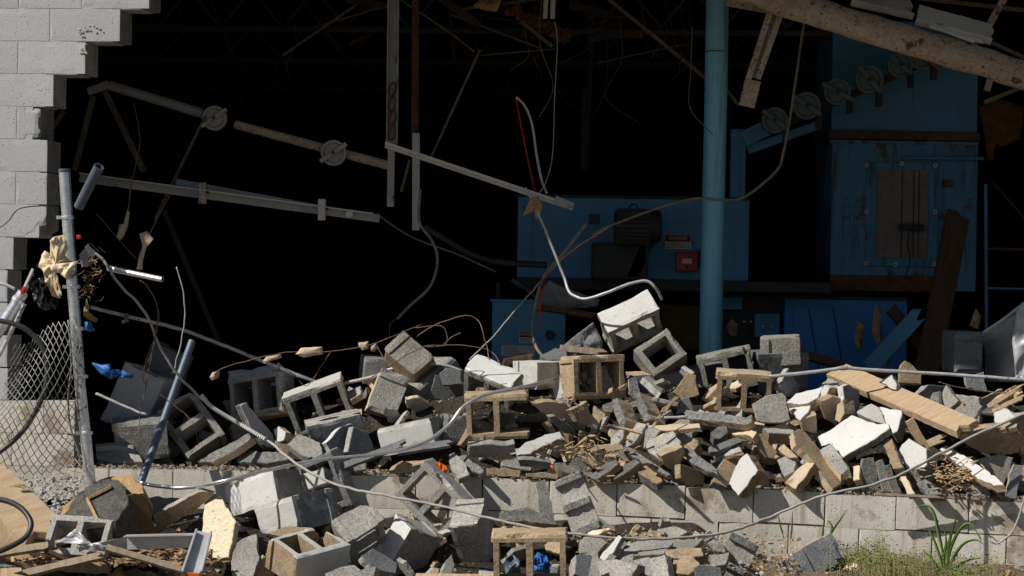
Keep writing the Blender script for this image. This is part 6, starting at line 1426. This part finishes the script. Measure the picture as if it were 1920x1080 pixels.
# ------------------------------------------------------------------ weeds before the low wall
def blade(q, pts, w0, Y):
    p = spline(PL(pts, Y), 6); n = len(p); V = []; Fc = []
    for i, v in enumerate(p):
        f = i / (n - 1); w_ = w0 * Y / F * (1 - f) ** .6 * (.55 + .9 * min(1, f * 3)) / 1.2
        t_ = (p[min(i + 1, n - 1)] - p[max(0, i - 1)]).normalized(); s = t_.cross(Vector((.35, -1, .1))).normalized()
        V += [v - s * w_, v + Vector((0, .004, 0)), v + s * w_, v + Vector((0, .0055, 0))]
    for i in range(n - 1):
        for k_ in range(4): a = i * 4 + k_; b = i * 4 + (k_ + 1) % 4; Fc.append((a, b, b + 4, a + 4))
    q.add(V, Fc)
def plant(label, base, blades, Y, m='blade', w=6):
    t = thing('grass_plant', label, 'grass plant', P(base[0], base[1], Y), 'grass plants growing before the low wall')
    for bl in blades:
        q = MB(); blade(q, bl, bl[0][2] if len(bl[0]) > 2 else w, Y); q.build('leaf_blade', M[m], t, smooth=True)
def strip3(bl): return [(p[0], p[1]) for p in bl]
Yp = 15.1
pb = [(1775, 1090), [
 [(1772, 1085), (1768, 1040), (1760, 1000), (1752, 965), (1742, 950), (1730, 948), (1716, 953)],
 [(1776, 1085), (1780, 1040), (1790, 1010), (1802, 990), (1815, 982), (1826, 988), (1838, 1010)],
 [(1775, 1080), (1778, 1030), (1784, 1000), (1790, 980), (1794, 965)],
 [(1768, 1090), (1755, 1062), (1742, 1042), (1728, 1032)],
 [(1778, 1085), (1795, 1062), (1815, 1050), (1842, 1046)],
 [(1774, 1088), (1782, 1075), (1795, 1068), (1812, 1072)],
 [(1776, 1088), (1760, 1075), (1748, 1072), (1738, 1080)]]]
pb[1].extend([[(1770, 1088), (1764, 1050), (1750, 1010), (1738, 990)], [(1777, 1088), (1786, 1050), (1806, 1020), (1830, 1012), (1846, 1022)], [(1773, 1088), (1770, 1050), (1774, 1015), (1770, 985)], [(1779, 1090), (1800, 1075), (1825, 1072), (1850, 1082)]])
plant('tall green grass clump with arching blades before the low wall', pb[0], pb[1], Yp, w=3.8)
plant('thin pair of grass blades at the low wall, left of the clump', (1545, 1030), [[(1541, 1028), (1543, 995), (1545, 975)], [(1545, 1030), (1558, 1000), (1575, 975), (1589, 955)], [(1550, 1020), (1560, 992), (1556, 980), (1550, 976)]], 15.3, w=2.6)
plant('two thin grass stalks left of the grass pair by the wall', (1478, 1015), [[(1482, 1018), (1485, 985), (1486, 958)], [(1470, 1010), (1463, 985), (1457, 955)]], 15.35, w=2.2)
wd = MB(); rr = random.Random(21)
for i in range(5200):
    px = rr.choice([rr.gauss(1620, 45), rr.gauss(1700, 60), rr.uniform(1530, 1930), rr.gauss(1600, 30)]); d = -rr.uniform(.05, 1.15)
    if px > 1850 and rr.random() < .6: continue
    x = (px - 960) / 316; y = yw(x) + d; hh = .05 + .24 * max(0, noise.noise(Vector((x * 5, y * 5, 2))) + .25)
    z = .02 + rr.uniform(0, 1) ** 1.4 * hh
    s = rr.uniform(.004, .011); a = rr.uniform(0, 6.28); u = Vector((math.cos(a), math.sin(a), rr.uniform(-.3, .6))) * s; v_ = Vector((-math.sin(a), math.cos(a), rr.uniform(-.2, .7))) * s * .6; c = Vector((x, y, z))
    m = rr.choice([0, 0, 0, 1, 1, 2])
    wd.add([c - u, c + v_, c + u, c - v_, c + Vector((0, 0, -.002))], [(0, 1, 2, 3), (0, 3, 4), (3, 2, 4), (2, 1, 4), (1, 0, 4)], m)
    if rr.random() < .3: wd.tube([Vector((x + rr.uniform(-.01, .01), y, .0)), c], .0012, 3, m=2)
tag(wd.build('ground_weeds', [M['leaf'], M['blade'], M['drygrass']]), kind='stuff')
for lb, poly, m in (('crumpled tan paper scrap lying among the low weeds', [(1580, 1068), (1590, 1056), (1606, 1056), (1612, 1066), (1600, 1074)], 'plasticcream'), ('dead brown leaf at the foot of the wall, right end', [(1872, 1082), (1880, 1070), (1895, 1068), (1900, 1080), (1885, 1090)], 'insul'), ('blue-grey glass-like scrap left of the tan paper', [(1556, 1082), (1566, 1070), (1576, 1076), (1572, 1088)], 'galvdark')):
    rag('litter', lb, 'litter', poly, 14.95, .03, m, .008, freq=20, smooth=False)
# dark hollow under the rubble beside the grooved dark block
V = []
# stones inside the dark background: small shaded pieces behind the heap
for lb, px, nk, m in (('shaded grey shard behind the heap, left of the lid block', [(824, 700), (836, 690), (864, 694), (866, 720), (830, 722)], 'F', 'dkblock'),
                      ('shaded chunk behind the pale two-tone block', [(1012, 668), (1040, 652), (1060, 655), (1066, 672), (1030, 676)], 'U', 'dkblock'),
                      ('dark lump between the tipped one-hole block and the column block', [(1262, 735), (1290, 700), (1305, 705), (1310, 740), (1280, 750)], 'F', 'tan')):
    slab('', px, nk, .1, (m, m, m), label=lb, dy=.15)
